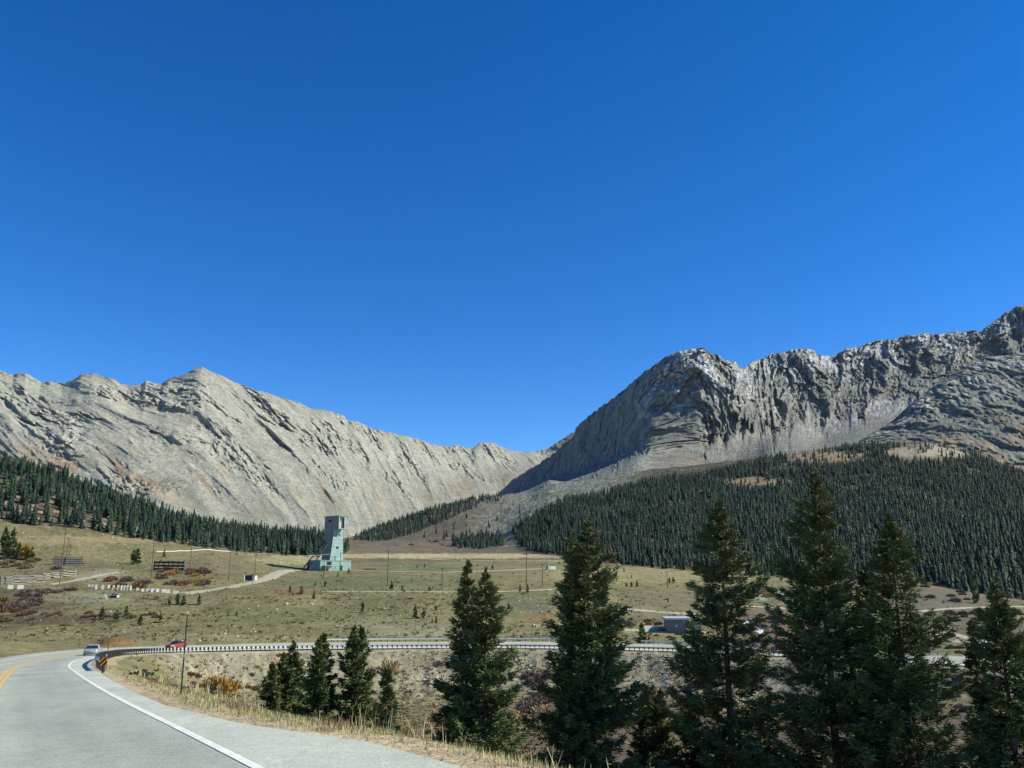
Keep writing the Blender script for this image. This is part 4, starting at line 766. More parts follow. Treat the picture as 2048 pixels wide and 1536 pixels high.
# ------------------------------------------------------------------ guardrails
def roff(i, off): return off if off < 0 else float(np.interp(i, np.arange(len(WS)), WS)) + .28
def guardrail(i0, i1, off, side, sp, lab, flare=True):
    """side +1: the rail faces the road to its left"""
    p = road_pt(np.array([float(i0)]), np.array([roff(i0, off)]))[0]
    root = link('guardrail', None, loc=tuple(p), label=lab, category='guardrail'); org = p
    ii = np.arange(i0, i1, 1.0); prof = [(.0, .50), (.035, .54), (.075, .57), (.075, .61), (.03, .655), (.03, .685), (.075, .73), (.075, .77), (.035, .80), (0, .84)]
    v = []
    for k, i in enumerate(ii):
        fl = 0; dz = 0
        if flare: fl = 0
        for d, z in prof:
            q = road_pt(np.array([i]), np.array([roff(i, off) - d * side]))[0]; q[2] += z; v.append(q - org)
    v = np.array(v); nx = len(prof); n = len(ii); a = (np.arange(n - 1)[:, None] * nx + np.arange(nx - 1)[None]).ravel()
    link('rail', mesh_np('rail', v, np.stack([a, a + 1, a + nx + 1, a + nx], 1), M_GALV, smooth=False), parent=root)
    if flare:                                                      # rounded end of the rail, curling back
        m = MB(); q = v[:nx]; c0 = q.mean(0); t_ = PT[i0]; 
        arc = []
        for s_ in range(9):
            an = s_ / 8 * 2.6; ce = np.array([-t_[0], -t_[1]]) ; nn = PN[i0]
            arc.append(c0[:2] + ce * math.sin(an) * .45 + nn * (1 - math.cos(an)) * .18)
        vv = [(x_, y_, z_) for (x_, y_) in arc for z_ in (.42, .52, .62, .74, .86)]; fc = []
        for s_ in range(8):
            for z_ in range(4): b = s_ * 5 + z_; fc.append((b, b + 1, b + 6, b + 5))
        m.add(vv, fc); link('rail_end', m.mesh('rail_end', M_GALV), parent=root)
    L_ = PS[min(int(i1), len(PS) - 1)] - PS[int(i0)]; npost = int(L_ / sp); pm = MB(); pm.box((0, .0, .32), (.11, .14, 1.1)); pm.box((0, -.16 * 0, .60), (.24, .30, .40)); pme = pm.mesh('post', M_DARKW)
    Pq = []
    for k in range(npost):
        i = i0 + k * sp + .4; fl = 0
        q = road_pt(np.array([i]), np.array([roff(i, off) + .14 * side]))[0]; Pq.append((q, math.atan2(*PT[min(int(i), len(PT) - 1)][::-1]), q[1]))
    Pq.sort(key=lambda a: a[2]); vs, fs, o = [], [], 0; bv = np.array([v_.co for v_ in pme.vertices]); bf = np.array([list(p_.vertices) for p_ in pme.polygons])
    for k, (q, a, D) in enumerate(Pq):
        if k < 99: link('post', pme, parent=root, loc=tuple(q - org), rz=a)
        else:
            vs.append(np.column_stack([bv[:, 0] * math.cos(a) - bv[:, 1] * math.sin(a), bv[:, 0] * math.sin(a) + bv[:, 1] * math.cos(a), bv[:, 2]]) + (q - org)); fs.append(bf + o); o += len(bv)
    if vs: link('posts', mesh_np('posts', np.vstack(vs), np.vstack(fs), M_DARKW), parent=root, kind='stuff')
    return root
PXp, PYp = proj(PATH[:, 0], PATH[:, 1], PATH[:, 2])
iG = int(np.argmin(np.abs(PATH[:, 1] - 62) + (PXp > 250) * 999))
guardrail(iG, len(PATH) - 40, 3.0, 1, 1.25, 'long steel guardrail on dark posts between the near spruces and the far road')
iF = int(np.argmax((PXp > 655) & (PATH[:, 1] > 150))); iF2 = int(np.argmax((PXp > 1180) & (PATH[:, 1] > 150)))
guardrail(iF, iF2, -10.6, -1, 1.4, 'second guardrail on the far side of the road under the grassy slope', flare=False)
iF3 = int(np.argmax((PXp > 1262) & (PATH[:, 1] > 150)))
guardrail(iF3, len(PATH) - 45, -10.6, -1, 1.6, 'far side guardrail beginning right of the broad spruce', flare=False)
# striped hazard marker at the rail end
def stripe_mat():
    m = mat('hazard_stripes', (.9, .3, .02), rough=.5); N, L = m.node_tree.nodes, m.node_tree.links; tc = N.new('ShaderNodeTexCoord'); mp = N.new('ShaderNodeMapping'); mp.inputs['Rotation'].default_value = (0, math.radians(-45), 0)
    w = N.new('ShaderNodeTexWave'); w.wave_type = 'BANDS'; w.bands_direction = 'X'; w.inputs['Scale'].default_value = 1.35; r = N.new('ShaderNodeValToRGB'); r.color_ramp.interpolation = 'CONSTANT'
    r.color_ramp.elements[0].color = (.95, .33, .02, 1); r.color_ramp.elements[1].color = (.01, .01, .01, 1); r.color_ramp.elements[1].position = .5
    L.new(tc.outputs['Object'], mp.inputs[0]); L.new(mp.outputs[0], w.inputs[0]); L.new(w.outputs['Fac'], r.inputs[0]); L.new(r.outputs[0], N['Principled BSDF'].inputs['Base Color']); return m
u_, e_ = ue(206, 1330); D_ = 60.0; x, y = float(u_) * D_, D_; z = float(V.z(x, y)[0]); zc = float(ue(206, 1323)[1]) * D_
t = link('hazard_marker', None, loc=(x, y, z), label='square orange and black striped marker at the curled end of the guardrail', category='road sign')
m = MB(); m.box((0, 0, zc - z), (.54, .02, .54)); link('sign_panel', m.mesh('sign_panel', stripe_mat()), parent=t); m = MB(); m.box((0, .04, (zc - z) / 2 - .1), (.07, .05, zc - z + .4)); link('post', m.mesh('post', M_GREENP), parent=t)
def snow_pole(px, py0, py1, D, lab, thick=.035):
    u, e0 = ue(px, py1); _, e1 = ue(px, py0); x, y = float(u) * D, D; z = float(V.z(x, y)[0]); h = float(e1) * D - z
    t = link('snow_pole', None, loc=(x, y, z), label=lab, category='marker post'); m = MB(); m.bar((0, 0, -.3), (0, 0, h * .96), thick, thick * .8, 8); link('pole', m.mesh('pole', M_GREENP), parent=t)
    m = MB(); m.bar((0, 0, h * .975), (0, 0, h * 1.0), thick * 1.2, thick * 1.0, 8); link('cap', m.mesh('cap', M_GALV), parent=t); m = MB(); m.box((0, -thick - .01, h * .46), (.07, .012, .11)); link('reflector', m.mesh('reflector', M_WHITE), parent=t)
snow_pole(362, 1223, 1388, V.hit(362, 1388, 14)[1], 'tall dark green marker post with a pale cap and white reflector on the verge'); snow_pole(212, 1273, 1338, 69.0, 'thin dark marker post beside the striped marker'); snow_pole(157, 1274, 1304, 175, 'faint thin marker post left of the grey car across the road', .05)
# ------------------------------------------------------------------ vehicles
def car(i, off, heading, paint, lab, name, roof=None, kind='sedan'):
    q = road_pt(np.array([float(i)]), np.array([off]))[0]; tx, ty = PT[int(i)]; a = math.atan2(ty, tx) + (0 if heading > 0 else math.pi)
    root = link(name, None, loc=tuple(q + np.array([0, 0, .01])), rz=a, sc=1.15 if name == 'sedan' else 1.02, label=lab, category='car')
    mp = mat(name + '_paint', paint, rough=.28, spec=.6, metal=.25); mr = mat(name + '_roof', roof, rough=.6) if roof else mp
    # stations along the length (x forward): (x, z of sill, half width, z of shoulder, half width at the shoulder)
    st = [(-2.5, .5, .72, .78, .74), (-2.28, .32, .84, .96, .80), (-1.9, .26, .90, 1.00, .84), (-1.2, .24, .92, .98, .86), (0, .24, .93, .96, .87), (1.0, .24, .92, .93, .86), (1.7, .26, .90, .84, .82), (2.2, .32, .82, .72, .74), (2.36, .40, .70, .62, .66)]
    m = MB(); ring = []
    for x, z0, w0, z1, w1 in st:
        zm = (z0 + z1) / 2; ring.append([(x, -w0 * .9, z0), (x, -w0, z0 + .12), (x, -w0 * 1.01, zm), (x, -w1, z1 - .04), (x, -w1 * .86, z1), (x, w1 * .86, z1), (x, w1, z1 - .04), (x, w0 * 1.01, zm), (x, w0, z0 + .12), (x, w0 * .9, z0)])
    k = 10; vv = [p for r_ in ring for p in r_]; ff = [(s * k + j, s * k + (j + 1) % k, (s + 1) * k + (j + 1) % k, (s + 1) * k + j) for s in range(len(st) - 1) for j in range(k)]; ff += [tuple(range(k))[::-1], tuple(range((len(st) - 1) * k, len(st) * k))]
    m.add(vv, ff); link('body', m.mesh('body', mp, True), parent=root)
    cb = [(-1.75, .96, .78), (-1.05, 1.36, .60), (-.55, 1.45, .58), (.15, 1.44, .58), (.45, 1.36, .60), (1.15, .92, .78)]
    m = MB(); vv = [];
    for x, z, w in cb: vv += [(x, -w, z), (x, w, z)]
    low = [(-1.75, .95), (-1.0, .95), (-.5, .95), (.1, .95), (.4, .94), (1.15, .91)]
    vb = []
    for (x, z), c_ in zip(low, cb): vb += [(x, -.80, z), (x, .80, z)]
    n_ = len(vv); ff = []
    for s in range(5): ff += [(2 * s, 2 * s + 1, 2 * s + 3, 2 * s + 2)]
    m.add(vv, ff[1:4]); 
    link('roof', m.mesh('roof', mr, False), parent=root)
    m = MB(); g = []
    m.add(vv, [ff[0]]); m.add(vv, [ff[4]])
    for sgn, o in ((-1, 0), (1, 1)): m.add(vv + vb, [(2 * s + o, 2 * s + 2 + o, n_ + 2 * s + 2 + o, n_ + 2 * s + o) for s in range(5)])
    link('windows', m.mesh('windows', M_GLASS), parent=root)
    m = MB()
    for s_ in (-1, 1):
        for xx in (-.62, .2): m.bar((xx - .03, s_ * .795, .95), (xx - .02, s_ * .60, 1.42), .035, .03, 4)
    link('pillars', m.mesh('pillars', mp), parent=root)
    for xx in (-1.42, 1.45):
        for s_ in (-1, 1):
            wm = MB(); wm.bar((0, -.11, 0), (0, .11, 0), .33, .33, 18); w_ = link('wheel', wm.mesh('wheel', M_TYRE), parent=root, loc=(xx, s_ * .84, .32)); rm = MB(); rm.bar((0, s_ * .112, 0), (0, s_ * .125, 0), .2, .19, 12); link('rim', rm.mesh('rim', M_GALV), parent=w_)
    for s_ in (-1, 1):
        m = MB(); m.box((2.26, s_ * .62, .62), (.12, .30, .13)); link('headlight', m.mesh('headlight', mat('lamp_glass', (.8, .8, .78), rough=.1)), parent=root)
        m = MB(); m.box((-2.30, s_ * .62, .80), (.08, .32, .15)); link('tail_light', m.mesh('tail_light', mat('tail_glass', (.45, .02, .02), rough=.2)), parent=root)
        m = MB(); m.box((.75, s_ * .96, .98), (.12, .16, .11)); link('mirror', m.mesh('mirror', mp), parent=root)
    m = MB(); m.box((-2.33, 0, .45), (.12, 1.5, .16)); m.box((2.33, 0, .42), (.12, 1.4, .16)); link('bumper', m.mesh('bumper', M_STEEL), parent=root)
    m = MB(); m.box((-2.345, 0, .68), (.02, .32, .15)); link('number_plate', m.mesh('number_plate', M_WHITE), parent=root)
    return root
iA = int(np.argmax((PXp > 168) & (PATH[:, 1] > 105)))
def idx_for(px, off, dmin):
    ii = np.arange(0, len(PATH) - 1, .5); p = road_pt(ii, np.full(len(ii), off)); a, b = proj(p[:, 0], p[:, 1], p[:, 2]); a = np.where(p[:, 1] > dmin, a, 9e9); return ii[int(np.argmin(np.abs(a - px)))]
c_i = int(np.argmin(np.abs(PATH[:, 1] - 140) + (PXp > 300) * 999))
car(c_i, -.6, 1, (.36, .38, .37), 'silver grey sedan seen from behind at the bend by the guardrail end', 'sedan')
car(idx_for(353, -5.4, 110), -5.4, -1, (.30, .045, .015), 'orange red car with a black roof coming round the far road', 'convertible', roof=(.01, .01, .012))
car(idx_for(1562, -5.4, 110), -5.4, -1, (.55, .03, .02), 'red car half hidden by the tallest spruce on the far road', 'car')
# ------------------------------------------------------------------ utility poles
poles = [(119, 1058, 1171, 2, 'tallest utility pole with two crossarms at the left above brown brush'), (131, 1078, 1131, 1, 'mid sized pole just right of the tallest left pole'), (138, 1090, 1114, 1, 'smallest farthest pole behind the two left poles'),
 (301, 1080, 1168, 1, 'pole in front of the left end of the dark trestle'), (379, 1083, 1146, 1, 'pole just right of the dark trestle'), (457, 1102, 1163, 1, 'pole left of the sunken concrete bay'), (509, 1108, 1158, 1, 'pole standing at the sunken concrete bay'),
 (647, 1121, 1160, 0, 'bare pole in front of the headframe base'), (668, 1113, 1141, 0, 'thin pole against the pale face of the headframe'), (680, 1107, 1141, 1, 'pole against the middle of the headframe base'), (775, 1105, 1172, 1, 'pole right of the headframe beside a small dark conifer'),
 (884, 1138, 1180, 1, 'pole on the green mound left of the joined spruce pair'), (1053, 1111, 1187, 2, 'tall pole with crossarms right of the joined spruce pair'), (1085, 1130, 1173, 1, 'shorter pole left of the broad dense spruce'), (1233, 1124, 1163, 1, 'pole just right of the broad dense spruce'), (1335, 1145, 1176, 1, 'pole on the dry meadow with two small conifers beside it')]
PP = []
for px, p0, p1, arms, lab in poles:
    x, y, z = V.hit(px, p1, 250); h = (p1 - p0) * y / F * 1.03; t = link('utility_pole', None, loc=(x, y, z), label=lab, category='utility pole', group='utility poles across the valley')
    m = MB(); m.bar((0, 0, -1), (0, 0, h), .21, .14, 8); link('pole', m.mesh('pole', M_WOOD), parent=t)
    for k in range(arms):
        m = MB(); zz = h * (.955 - .1 * k); m.box((0, -.2, zz), (2.6, .14, .16), rz=.3); c_ = link('crossarm', m.mesh('crossarm', M_WOOD), parent=t)
        for s_ in (-1.15, -.4, .4, 1.15): mi_ = MB(); mi_.bar((s_ * .955, -.2 + s_ * .295, zz + .08), (s_ * .955, -.2 + s_ * .295, zz + .30), .06, .05, 6); link('insulator', mi_.mesh('insulator', M_GLASS), parent=c_)
    PP.append((x, y, z + h * .97))
for a, b, lab in ((5, 6, 'power line from the meadow pole to the sunken bay'), (6, 9, 'power line passing in front of the headframe')):
    A, B = np.array(PP[a]), np.array(PP[b]); m = MB()
    for o_ in (-1.0, 1.0):
        prev = None
        for k in range(17):
            t_ = k / 16; p = A * (1 - t_) + B * t_ + np.array([0, o_, -4 * t_ * (1 - t_) * 1.5])
            if prev is not None: m.bar(tuple(prev), tuple(p), .035, .035, 4)
            prev = p
    link('power_line', m.mesh('power_line', M_GALV), label=lab, category='wire')
# ------------------------------------------------------------------ mine headframe
hx, hy, hz = V.hit(663, 1141, 420); sc_ = hy / F * 1.025
def mottled(name, a, b, sc=.35):
    m = mat(name, a, rough=.75, layers=((1.2, 5, .85, 1.1),)); N, L = m.node_tree.nodes, m.node_tree.links; n = N.new('ShaderNodeTexNoise'); n.inputs['Scale'].default_value = sc; tc = N.new('ShaderNodeTexCoord'); L.new(tc.outputs['Object'], n.inputs['Vector'])
    r = N.new('ShaderNodeValToRGB'); r.color_ramp.elements[0].position = .47; r.color_ramp.elements[1].position = .6; r.color_ramp.elements[0].color = (*a, 1); r.color_ramp.elements[1].color = (*b, 1); L.new(n.outputs['Fac'], r.inputs[0]); L.new(r.outputs[0], N['Principled BSDF'].inputs['Base Color']); return m
M_TEAL = mottled('pale_teal_sheet', (.28, .40, .36), (.22, .32, .29), .6); M_PATCH = mottled('patched_teal_wall', (.24, .34, .31), (.17, .32, .265), .22); M_BLUE = mottled('blue_grey_sheet', (.20, .28, .31), (.25, .36, .32), .3)
M_SIDE = mottled('darkened_grey_sheet', (.20, .21, .19), (.16, .17, .16), .5); M_PINK = mat('faded_panel', (.62, .42, .34)); M_GREYS = mottled('grey_sheet', (.30, .33, .34), (.26, .29, .31), .5)  # left faces take this grey sheet, darkened to deepen their shade
yaw = math.radians(47.5); k_ = sc_ * 1.0                       # metres per photo pixel at the tower
hf = link('mine_headframe', None, loc=(hx, hy, hz), rz=yaw, label='tall pale teal mine headframe tower with overhanging head house on the meadow', category='headframe')
c36, s36 = math.cos(math.radians(36)), math.sin(math.radians(36))
Wb, Wt, Dp = 25 * k_ / c36, 16.2 * k_ / c36, 17.5 * k_ / s36 * .93
zb, zt, zr = 19 * k_, 77.5 * k_, 102.5 * k_
xb0, xt0 = -.3 * k_, 3.2 * k_                                # the tower narrows a little more on its left
def face_w(x0, x1, z, y): return [(x0, y, z), (x1, y, z)]
bL, bR = -4 * k_ / c36 * 1.0, -4 * k_ / c36 + Wb; tL, tR = bL + 5.7 * k_ / c36 , bL + 5.7 * k_ / c36 + Wt
m = MB(); m.add([(bL, 0, zb - 1), (bR, 0, zb - 1), (bR, Dp, zb - 1), (bL, Dp, zb - 1), (tL, 0, zt + .5), (tR, 0, zt + .5), (tR, Dp, zt + .5), (tL, Dp, zt + .5)], [(0, 3, 2, 1), (4, 5, 6, 7), (0, 1, 5, 4), (1, 2, 6, 5), (2, 3, 7, 6), (3, 0, 4, 7)])
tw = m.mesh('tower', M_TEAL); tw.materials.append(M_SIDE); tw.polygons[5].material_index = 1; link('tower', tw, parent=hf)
ov = 8.5 * k_ / s36 * .95; hL, hR, y0, y1 = tL, tL + 14.6 * k_ / c36, -ov, Dp + 4.6 * k_ / s36 * .6
hm_ = MB(); th = .35
hm_.box(((hL + .15), (y0 + y1) / 2, (zt + zr) / 2), (.3, y1 - y0, zr - zt)); hm_.box(((hR - .15), (y0 + y1) / 2, (zt + zr) / 2), (.3, y1 - y0, zr - zt)); hm_.box(((hL + hR) / 2, y1 - .15, (zt + zr) / 2), (hR - hL - .62, .3, zr - zt)); hm_.box(((hL + hR) / 2, (y0 + y1) / 2, zt + .17), (hR - hL - .62, y1 - y0 - .7, .3)); hm_.box(((hL + hR) / 2, y0 + 2.2, (zt + zr) / 2), (hR - hL - .64, .25, zr - zt - .7))
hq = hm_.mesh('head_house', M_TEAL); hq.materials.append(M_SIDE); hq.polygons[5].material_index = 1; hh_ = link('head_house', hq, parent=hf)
m = MB(); m.box(((hL + hR) / 2, (y0 + y1) / 2, zr + .2), (hR - hL + .7, y1 - y0 + .7, .4)); link('roof', m.mesh('roof', M_GREYS), parent=hf)
m = MB(); m.box(((hL + hR) / 2 - .1, y0 + 1.6, (zt + zr) / 2 - .4), ((hR - hL) * .5, .2, (zr - zt) * .78)); link('panel', m.mesh('panel', M_PINK), parent=hh_)
m = MB(); m.box((hR - .95, y0 + .12, (zt + zr) / 2), (1.2, .2, zr - zt - .1)); m.box((hL + .55, y0 + .12, (zt + zr) / 2), (.5, .2, zr - zt - .1)); m.box(((hL + hR) / 2, y0 + .14, zt + .35), (hR - hL - 2.6, .18, .5)); m.box(((hL + hR) / 2, y0 + .14, zr - .4), (hR - hL - 2.6, .18, .5)); link('front_frame', m.mesh('front_frame', M_TEAL), parent=hh_)
m = MB(); m.bar((hL + .8, y0 + .3, zt + 4.2), (hR - 1.6, y0 + .5, zr - .6), .16); link('brace', m.mesh('brace', M_STEEL), parent=hh_)
def win(par, c, d, name='window', mt=M_BLACK):
    m = MB(); m.box(c, d); return link(name, m.mesh(name, mt), parent=par)
for q in range(1, 9):
    zz = zb + (zt - zb) * q / 9; f_ = (zz - zb + 1) / (zt + 1.5 - zb); xl, xr = bL + (tL - bL) * f_, bR + (tR - bR) * f_; m = MB(); m.box(((xl + xr) / 2, -.03, zz), (xr - xl, .08, .10)); link('girt', m.mesh('girt', M_SIDE), parent=hf)
win(hf, ((bL + bR) / 2 + .2, 0.0 - .0 + .0, zb + 24 * k_), (1.6, .5, 1.0)); win(hf, ((tL + tR) / 2 + 1.0, -.0, zt - 10 * k_), (1.2, .5, .7)); win(hh_, (hL, (y0 + y1) / 2 + 1.5, zr - 2.7), (.36, 3.0, 1.1))
# base building
m = MB(); BL, BRr, By0, By1 = -25 * k_ / c36, 32 * k_ / c36, -2.2, 9; m.box(((BL + BRr) / 2, (By0 + By1) / 2, zb / 2 - 1), (BRr - BL, By1 - By0, zb + 2 - .3)); bb = link('base_building', m.mesh('base_building', M_PATCH), parent=hf)
m = MB(); m.box(((BL + BRr) / 2, (By0 + By1) / 2, zb - .1), (BRr - BL + .6, By1 - By0 + .6, .3)); link('roof', m.mesh('roof', M_GREYS), parent=bb)
win(bb, (BL + 16 * k_ / c36, By0, zb * .7), (3.4, .3, 2.0), 'window'); win(bb, (BL + 39 * k_ / c36, By0, 1.5), (1.4, .3, 3.0), 'door')
m = MB(); m.box((BL + 15 * k_, By0 - 1.6, zb * .46), (7.0, 3.4, .25)); 
for q in (-3, -.6, 1.6, 3.2): m.box((BL + 15 * k_ + q, By0 - 3.0, zb * .22), (.25, .25, zb * .46))
link('canopy', m.mesh('canopy', M_TEAL), parent=bb); win(bb, (BL + 10 * k_, By0 - .1, 1.4), (2.4, .25, 2.6), 'garage_door', M_DARKW)
m = MB(); m.bar((BL + 31 * k_, By0 - .4, 0), (BL + 36 * k_, By0 - .4, 3.0), .08); link('rail', m.mesh('rail', M_WOOD), parent=bb)
# steel back legs
m = MB(); m.bar((tL + .2, .6, zt - 4), (bL - 46 * k_ / c36 * .80, .6, -.5), .42, .42, 6); link('back_leg', m.mesh('back_leg', M_STEEL), parent=hf)
m = MB(); m.bar((tL - .4, Dp - .6, zt - 6), (bL - 46 * k_ / c36 * .80, Dp - .6, -.5), .42, .42, 6); link('back_leg', m.mesh('back_leg', M_STEEL), parent=hf)
m = MB()
for f_ in (.2, .4, .6, .8):
    for yy0, yy1 in ((.6, Dp - .6),): m.bar((tL + (bL - 46 * k_ / c36 * .8 - tL) * f_, yy0, (zt - 4) * (1 - f_)), (tL + (bL - 46 * k_ / c36 * .8 - tL) * f_, yy1, (zt - 5) * (1 - f_)), .2, .2, 5)
link('cross_brace', m.mesh('cross_brace', M_STEEL), parent=hf)
# arched shed
x, y, z = V.hit(627.5, 1140.5, 420)
sh = link('arched_shed', None, loc=(x - 12.5 * k_ * .0, y, z), rz=yaw, label='blue grey arched shed with a dark open end left of the headframe', category='shed')
L_, Wd, Hh = 17.7 * k_ / c36, 15 * k_ / s36 * .9, 17.5 * k_; m = MB(); prof = [(-Wd / 2, 0), (-Wd / 2, Hh * .35), (-Wd * .46, Hh * .6), (-Wd * .34, Hh * .84), (-Wd * .16, Hh * .97), (0, Hh), (Wd * .16, Hh * .97), (Wd * .34, Hh * .84), (Wd * .46, Hh * .6), (Wd / 2, Hh * .35), (Wd / 2, 0)]
n_ = len(prof); vv = [(0, Wd / 2 + a_, b_) for a_, b_ in prof] + [(L_, Wd / 2 + a_, b_) for a_, b_ in prof]; m.add(vv, [(i, i + 1, n_ + i + 1, n_ + i) for i in range(n_ - 1)] + [tuple(range(n_, 2 * n_))]); link('shell', m.mesh('shell', M_BLUE), parent=sh)
m = MB(); m.add([(0.05, Wd / 2 + a_, b_) for a_, b_ in prof] + [(0.05, Wd / 2 + a_ * .55, b_ * .62) for a_, b_ in prof], [(i, n_ + i, n_ + i + 1, i + 1) for i in range(n_ - 1)]); link('end_wall', m.mesh('end_wall', M_STEEL), parent=sh)
# ------------------------------------------------------------------ timber, walls and concrete
def crib(px0, px1, pyb, hp, lab, name='crib_wall', mt=M_OLDW, rows=6, dmin=300, cat='retaining wall', post=3.0, mp=None):
    a, b = V.hit(px0, pyb[0], dmin), V.hit(px1, pyb[1], dmin); A, B = np.array(a), np.array(b); L_ = np.linalg.norm((B - A)[:2]); an = math.atan2(B[1] - A[1], B[0] - A[0]); h = hp * (A[1] + B[1]) / 2 / F
    t = link(name, None, loc=tuple(A), rz=an, label=lab, category=cat); slope = (B[2] - A[2]) / L_; r = np.random.default_rng(int(px0) + 3)
    for k in range(rows):
        m = MB(); zz = h * (k + .5) / rows; xs = 0
        while xs < L_ - .5:
            l = min(r.uniform(4, 7), L_ - xs); m.box((xs + l / 2, r.uniform(-.1, .1), zz + slope * (xs + l / 2) + r.uniform(-.06, .06)), (l - .1, .35, h / rows * .62)); xs += l
        link('beam', m.mesh('beam', mt), parent=t)
    for xx in np.arange(0.2, L_, post): m = MB(); m.box((xx, .35, h / 2 + slope * xx), (.3, .3, h)); link('post', m.mesh('post', mp or M_DARKW), parent=t)
    if mt is M_DARKW: return
    m = MB(); m.add([(0, .62, -.5), (L_, .62, slope * L_ - .5), (L_, .62, slope * L_ + h), (0, .62, h), (0, .9, -.5), (L_, .9, slope * L_ - .5), (L_, .9, slope * L_ + h), (0, .9, h)], [(0, 1, 2, 3), (4, 7, 6, 5), (3, 2, 6, 7), (0, 3, 7, 4), (1, 5, 6, 2)]); link('fill', m.mesh('fill', M_MIDW if mt is M_DARKW else M_DARKW), parent=t)
crib(0, 92, (1170, 1166), 17, 'long weathered crib wall of stacked pale timbers at the left edge', rows=6); crib(84, 152, (1160, 1151), 12, 'right section of pale timber crib wall behind the tallest pole', rows=5)
crib(104, 164, (1130, 1131), 15, 'upper pale log wall on the slope right of the aspen', rows=4)
crib(306, 368, (1141, 1142), 19, 'dark timber trestle remains on the left meadow', 'timber_trestle', M_DARKW, 3, 330, 'trestle', 2.6)
def blocks(P, lab, grp, dmin=300):
    for px, py, w, h in P:
        x, y, z = V.hit(px, py, dmin); k = y / F; m = MB(); m.box((0, 0, h * k * .5), (w * k, .7, h * k * 1.15), taper=.94)
        link('barrier_block', m.mesh('barrier_block', M_PALE), loc=(x, y, z), rz=.5 + rng.uniform(-.15, .15), label=lab, category='block', group=grp)
blocks([(20.5, 1178, 10, 7), (40.5, 1178, 11, 7)], 'wide white block, one of two left of the tallest pole', 'pair of white blocks')
blocks([(a, 1178 + (a - 178) * .03, 4, 8) for a in (178, 185, 192, 205, 217, 227, 236, 243, 249, 255, 261)], 'narrow pale barrier post above the dark culvert mouth', 'narrow barrier posts')
blocks([(275, 1181, 5, 5), (285, 1183, 5, 5), (296, 1184, 7, 6), (305, 1184, 7, 6), (314.5, 1184, 6, 6), (327, 1185, 8, 6), (336, 1186, 8, 6), (352, 1187, 12, 5)], 'squat white barrier block in the row beside the dirt road', 'squat barrier blocks')
x, y, z = V.hit(225, 1196, 290); k = y / F; t = link('culvert', None, loc=(x, y, z), label='dark square culvert mouth with a pale concrete wing under the barrier posts', category='culvert')
m = MB(); m.box((0, 1.0, 5 * k), (17 * k, 2, 1.4 * k)); m.box((-7.6 * k, 1, 0), (1.6 * k, 2, 10 * k)); m.box((7.6 * k, 1, 0), (1.6 * k, 2, 10 * k)); link('portal', m.mesh('portal', M_CONC), parent=t); m = MB(); m.box((0, 1.6, .6), (13.5 * k, .4, 8.8 * k)); link('opening', m.mesh('opening', M_BLACK), parent=t); m = MB(); m.bar((-13 * k, -1, 1.2), (-5 * k, -1.5, -1.0), .35, .35, 4); link('wing_wall', m.mesh('wing_wall', M_CONC), parent=t)
x, y, z = V.hit(498, 1161, 340); k = y / F; t = link('concrete_bay', None, loc=(x, y, z), label='sunken roofless concrete bay beside the dirt road to the headframe', category='concrete bay')
m = MB(); m.box((-1 * k, 2.5, 4.5 * k), (22 * k, .5, 11 * k)); link('back_wall', m.mesh('back_wall', M_STEEL), parent=t); m = MB(); m.box((-10 * k, 0, 5 * k), (1.6 * k, 1, 10 * k)); m.box((11 * k, 0, 4.5 * k), (5 * k, 4, 10 * k)); link('side_wall', m.mesh('side_wall', M_CONC), parent=t)
# low corrugated building and its yard
x, y, z = V.hit(1334, 1265, 225); k = y / F; t = link('corrugated_building', None, loc=(x, y, z), rz=math.radians(-4), label='low grey corrugated building with a pale flat roof behind the ragged spruce', category='building')
m = MB(); n_ = 60; Wd = 66 * k
vv = []
for i in range(n_ + 1): vv += [(Wd * i / n_, -.05 * (i % 2), -1), (Wd * i / n_, -.05 * (i % 2), 24 * k)]
m.add(vv, [(2 * i, 2 * i + 2, 2 * i + 3, 2 * i + 1) for i in range(n_)]); m.add([(0, 0, -1), (0, 9, -1), (0, 9, 24 * k), (0, 0, 24 * k), (Wd, 0, -1), (Wd, 9, -1), (Wd, 9, 24 * k), (Wd, 0, 24 * k)], [(0, 1, 2, 3), (4, 7, 6, 5), (1, 5, 6, 2)]); link('wall', m.mesh('wall', mat('corrugated_sheet', (.20, .175, .155), rough=.6)), parent=t)
m = MB(); m.box((Wd / 2, 4.2, 25.6 * k), (Wd + .8, 10.2, 3.4 * k)); link('roof', m.mesh('roof', mat('pale_roof', (.50, .56, .54), rough=.5)), parent=t); win(t, (Wd * .28, -.06, 12 * k), (.6, .12, .5), 'vent', M_WHITE)
x, y, z = V.hit(1290, 1261, 225); k = y / F; t = link('low_wall', None, loc=(x, y, z), rz=.42, label='low white concrete wall left of the corrugated building', category='wall'); m = MB(); m.box((31 * k, 0, 3 * k), (22 * k, .5, 8 * k)); m.box((9 * k, .3, 4 * k), (20 * k, .4, 9 * k)); link('wall', m.mesh('wall', M_PALE), parent=t); win(t, (31 * k, -.3, 3 * k), (.4, .1, .5), 'opening')
a = [V.hit(*q, 215) for q in ((1484, 1252), (1497, 1243), (1527, 1263), (1512, 1273))]; a = np.array(a); c_ = a.mean(0); m = MB(); vv = [tuple(p - c_ + (0, 0, .5)) for p in a] + [tuple(p - c_ + (0, 0, -1.2)) for p in a]; m.add(vv, [(0, 1, 2, 3), (7, 6, 5, 4), (0, 4, 5, 1), (1, 5, 6, 2), (2, 6, 7, 3), (3, 7, 4, 0)])
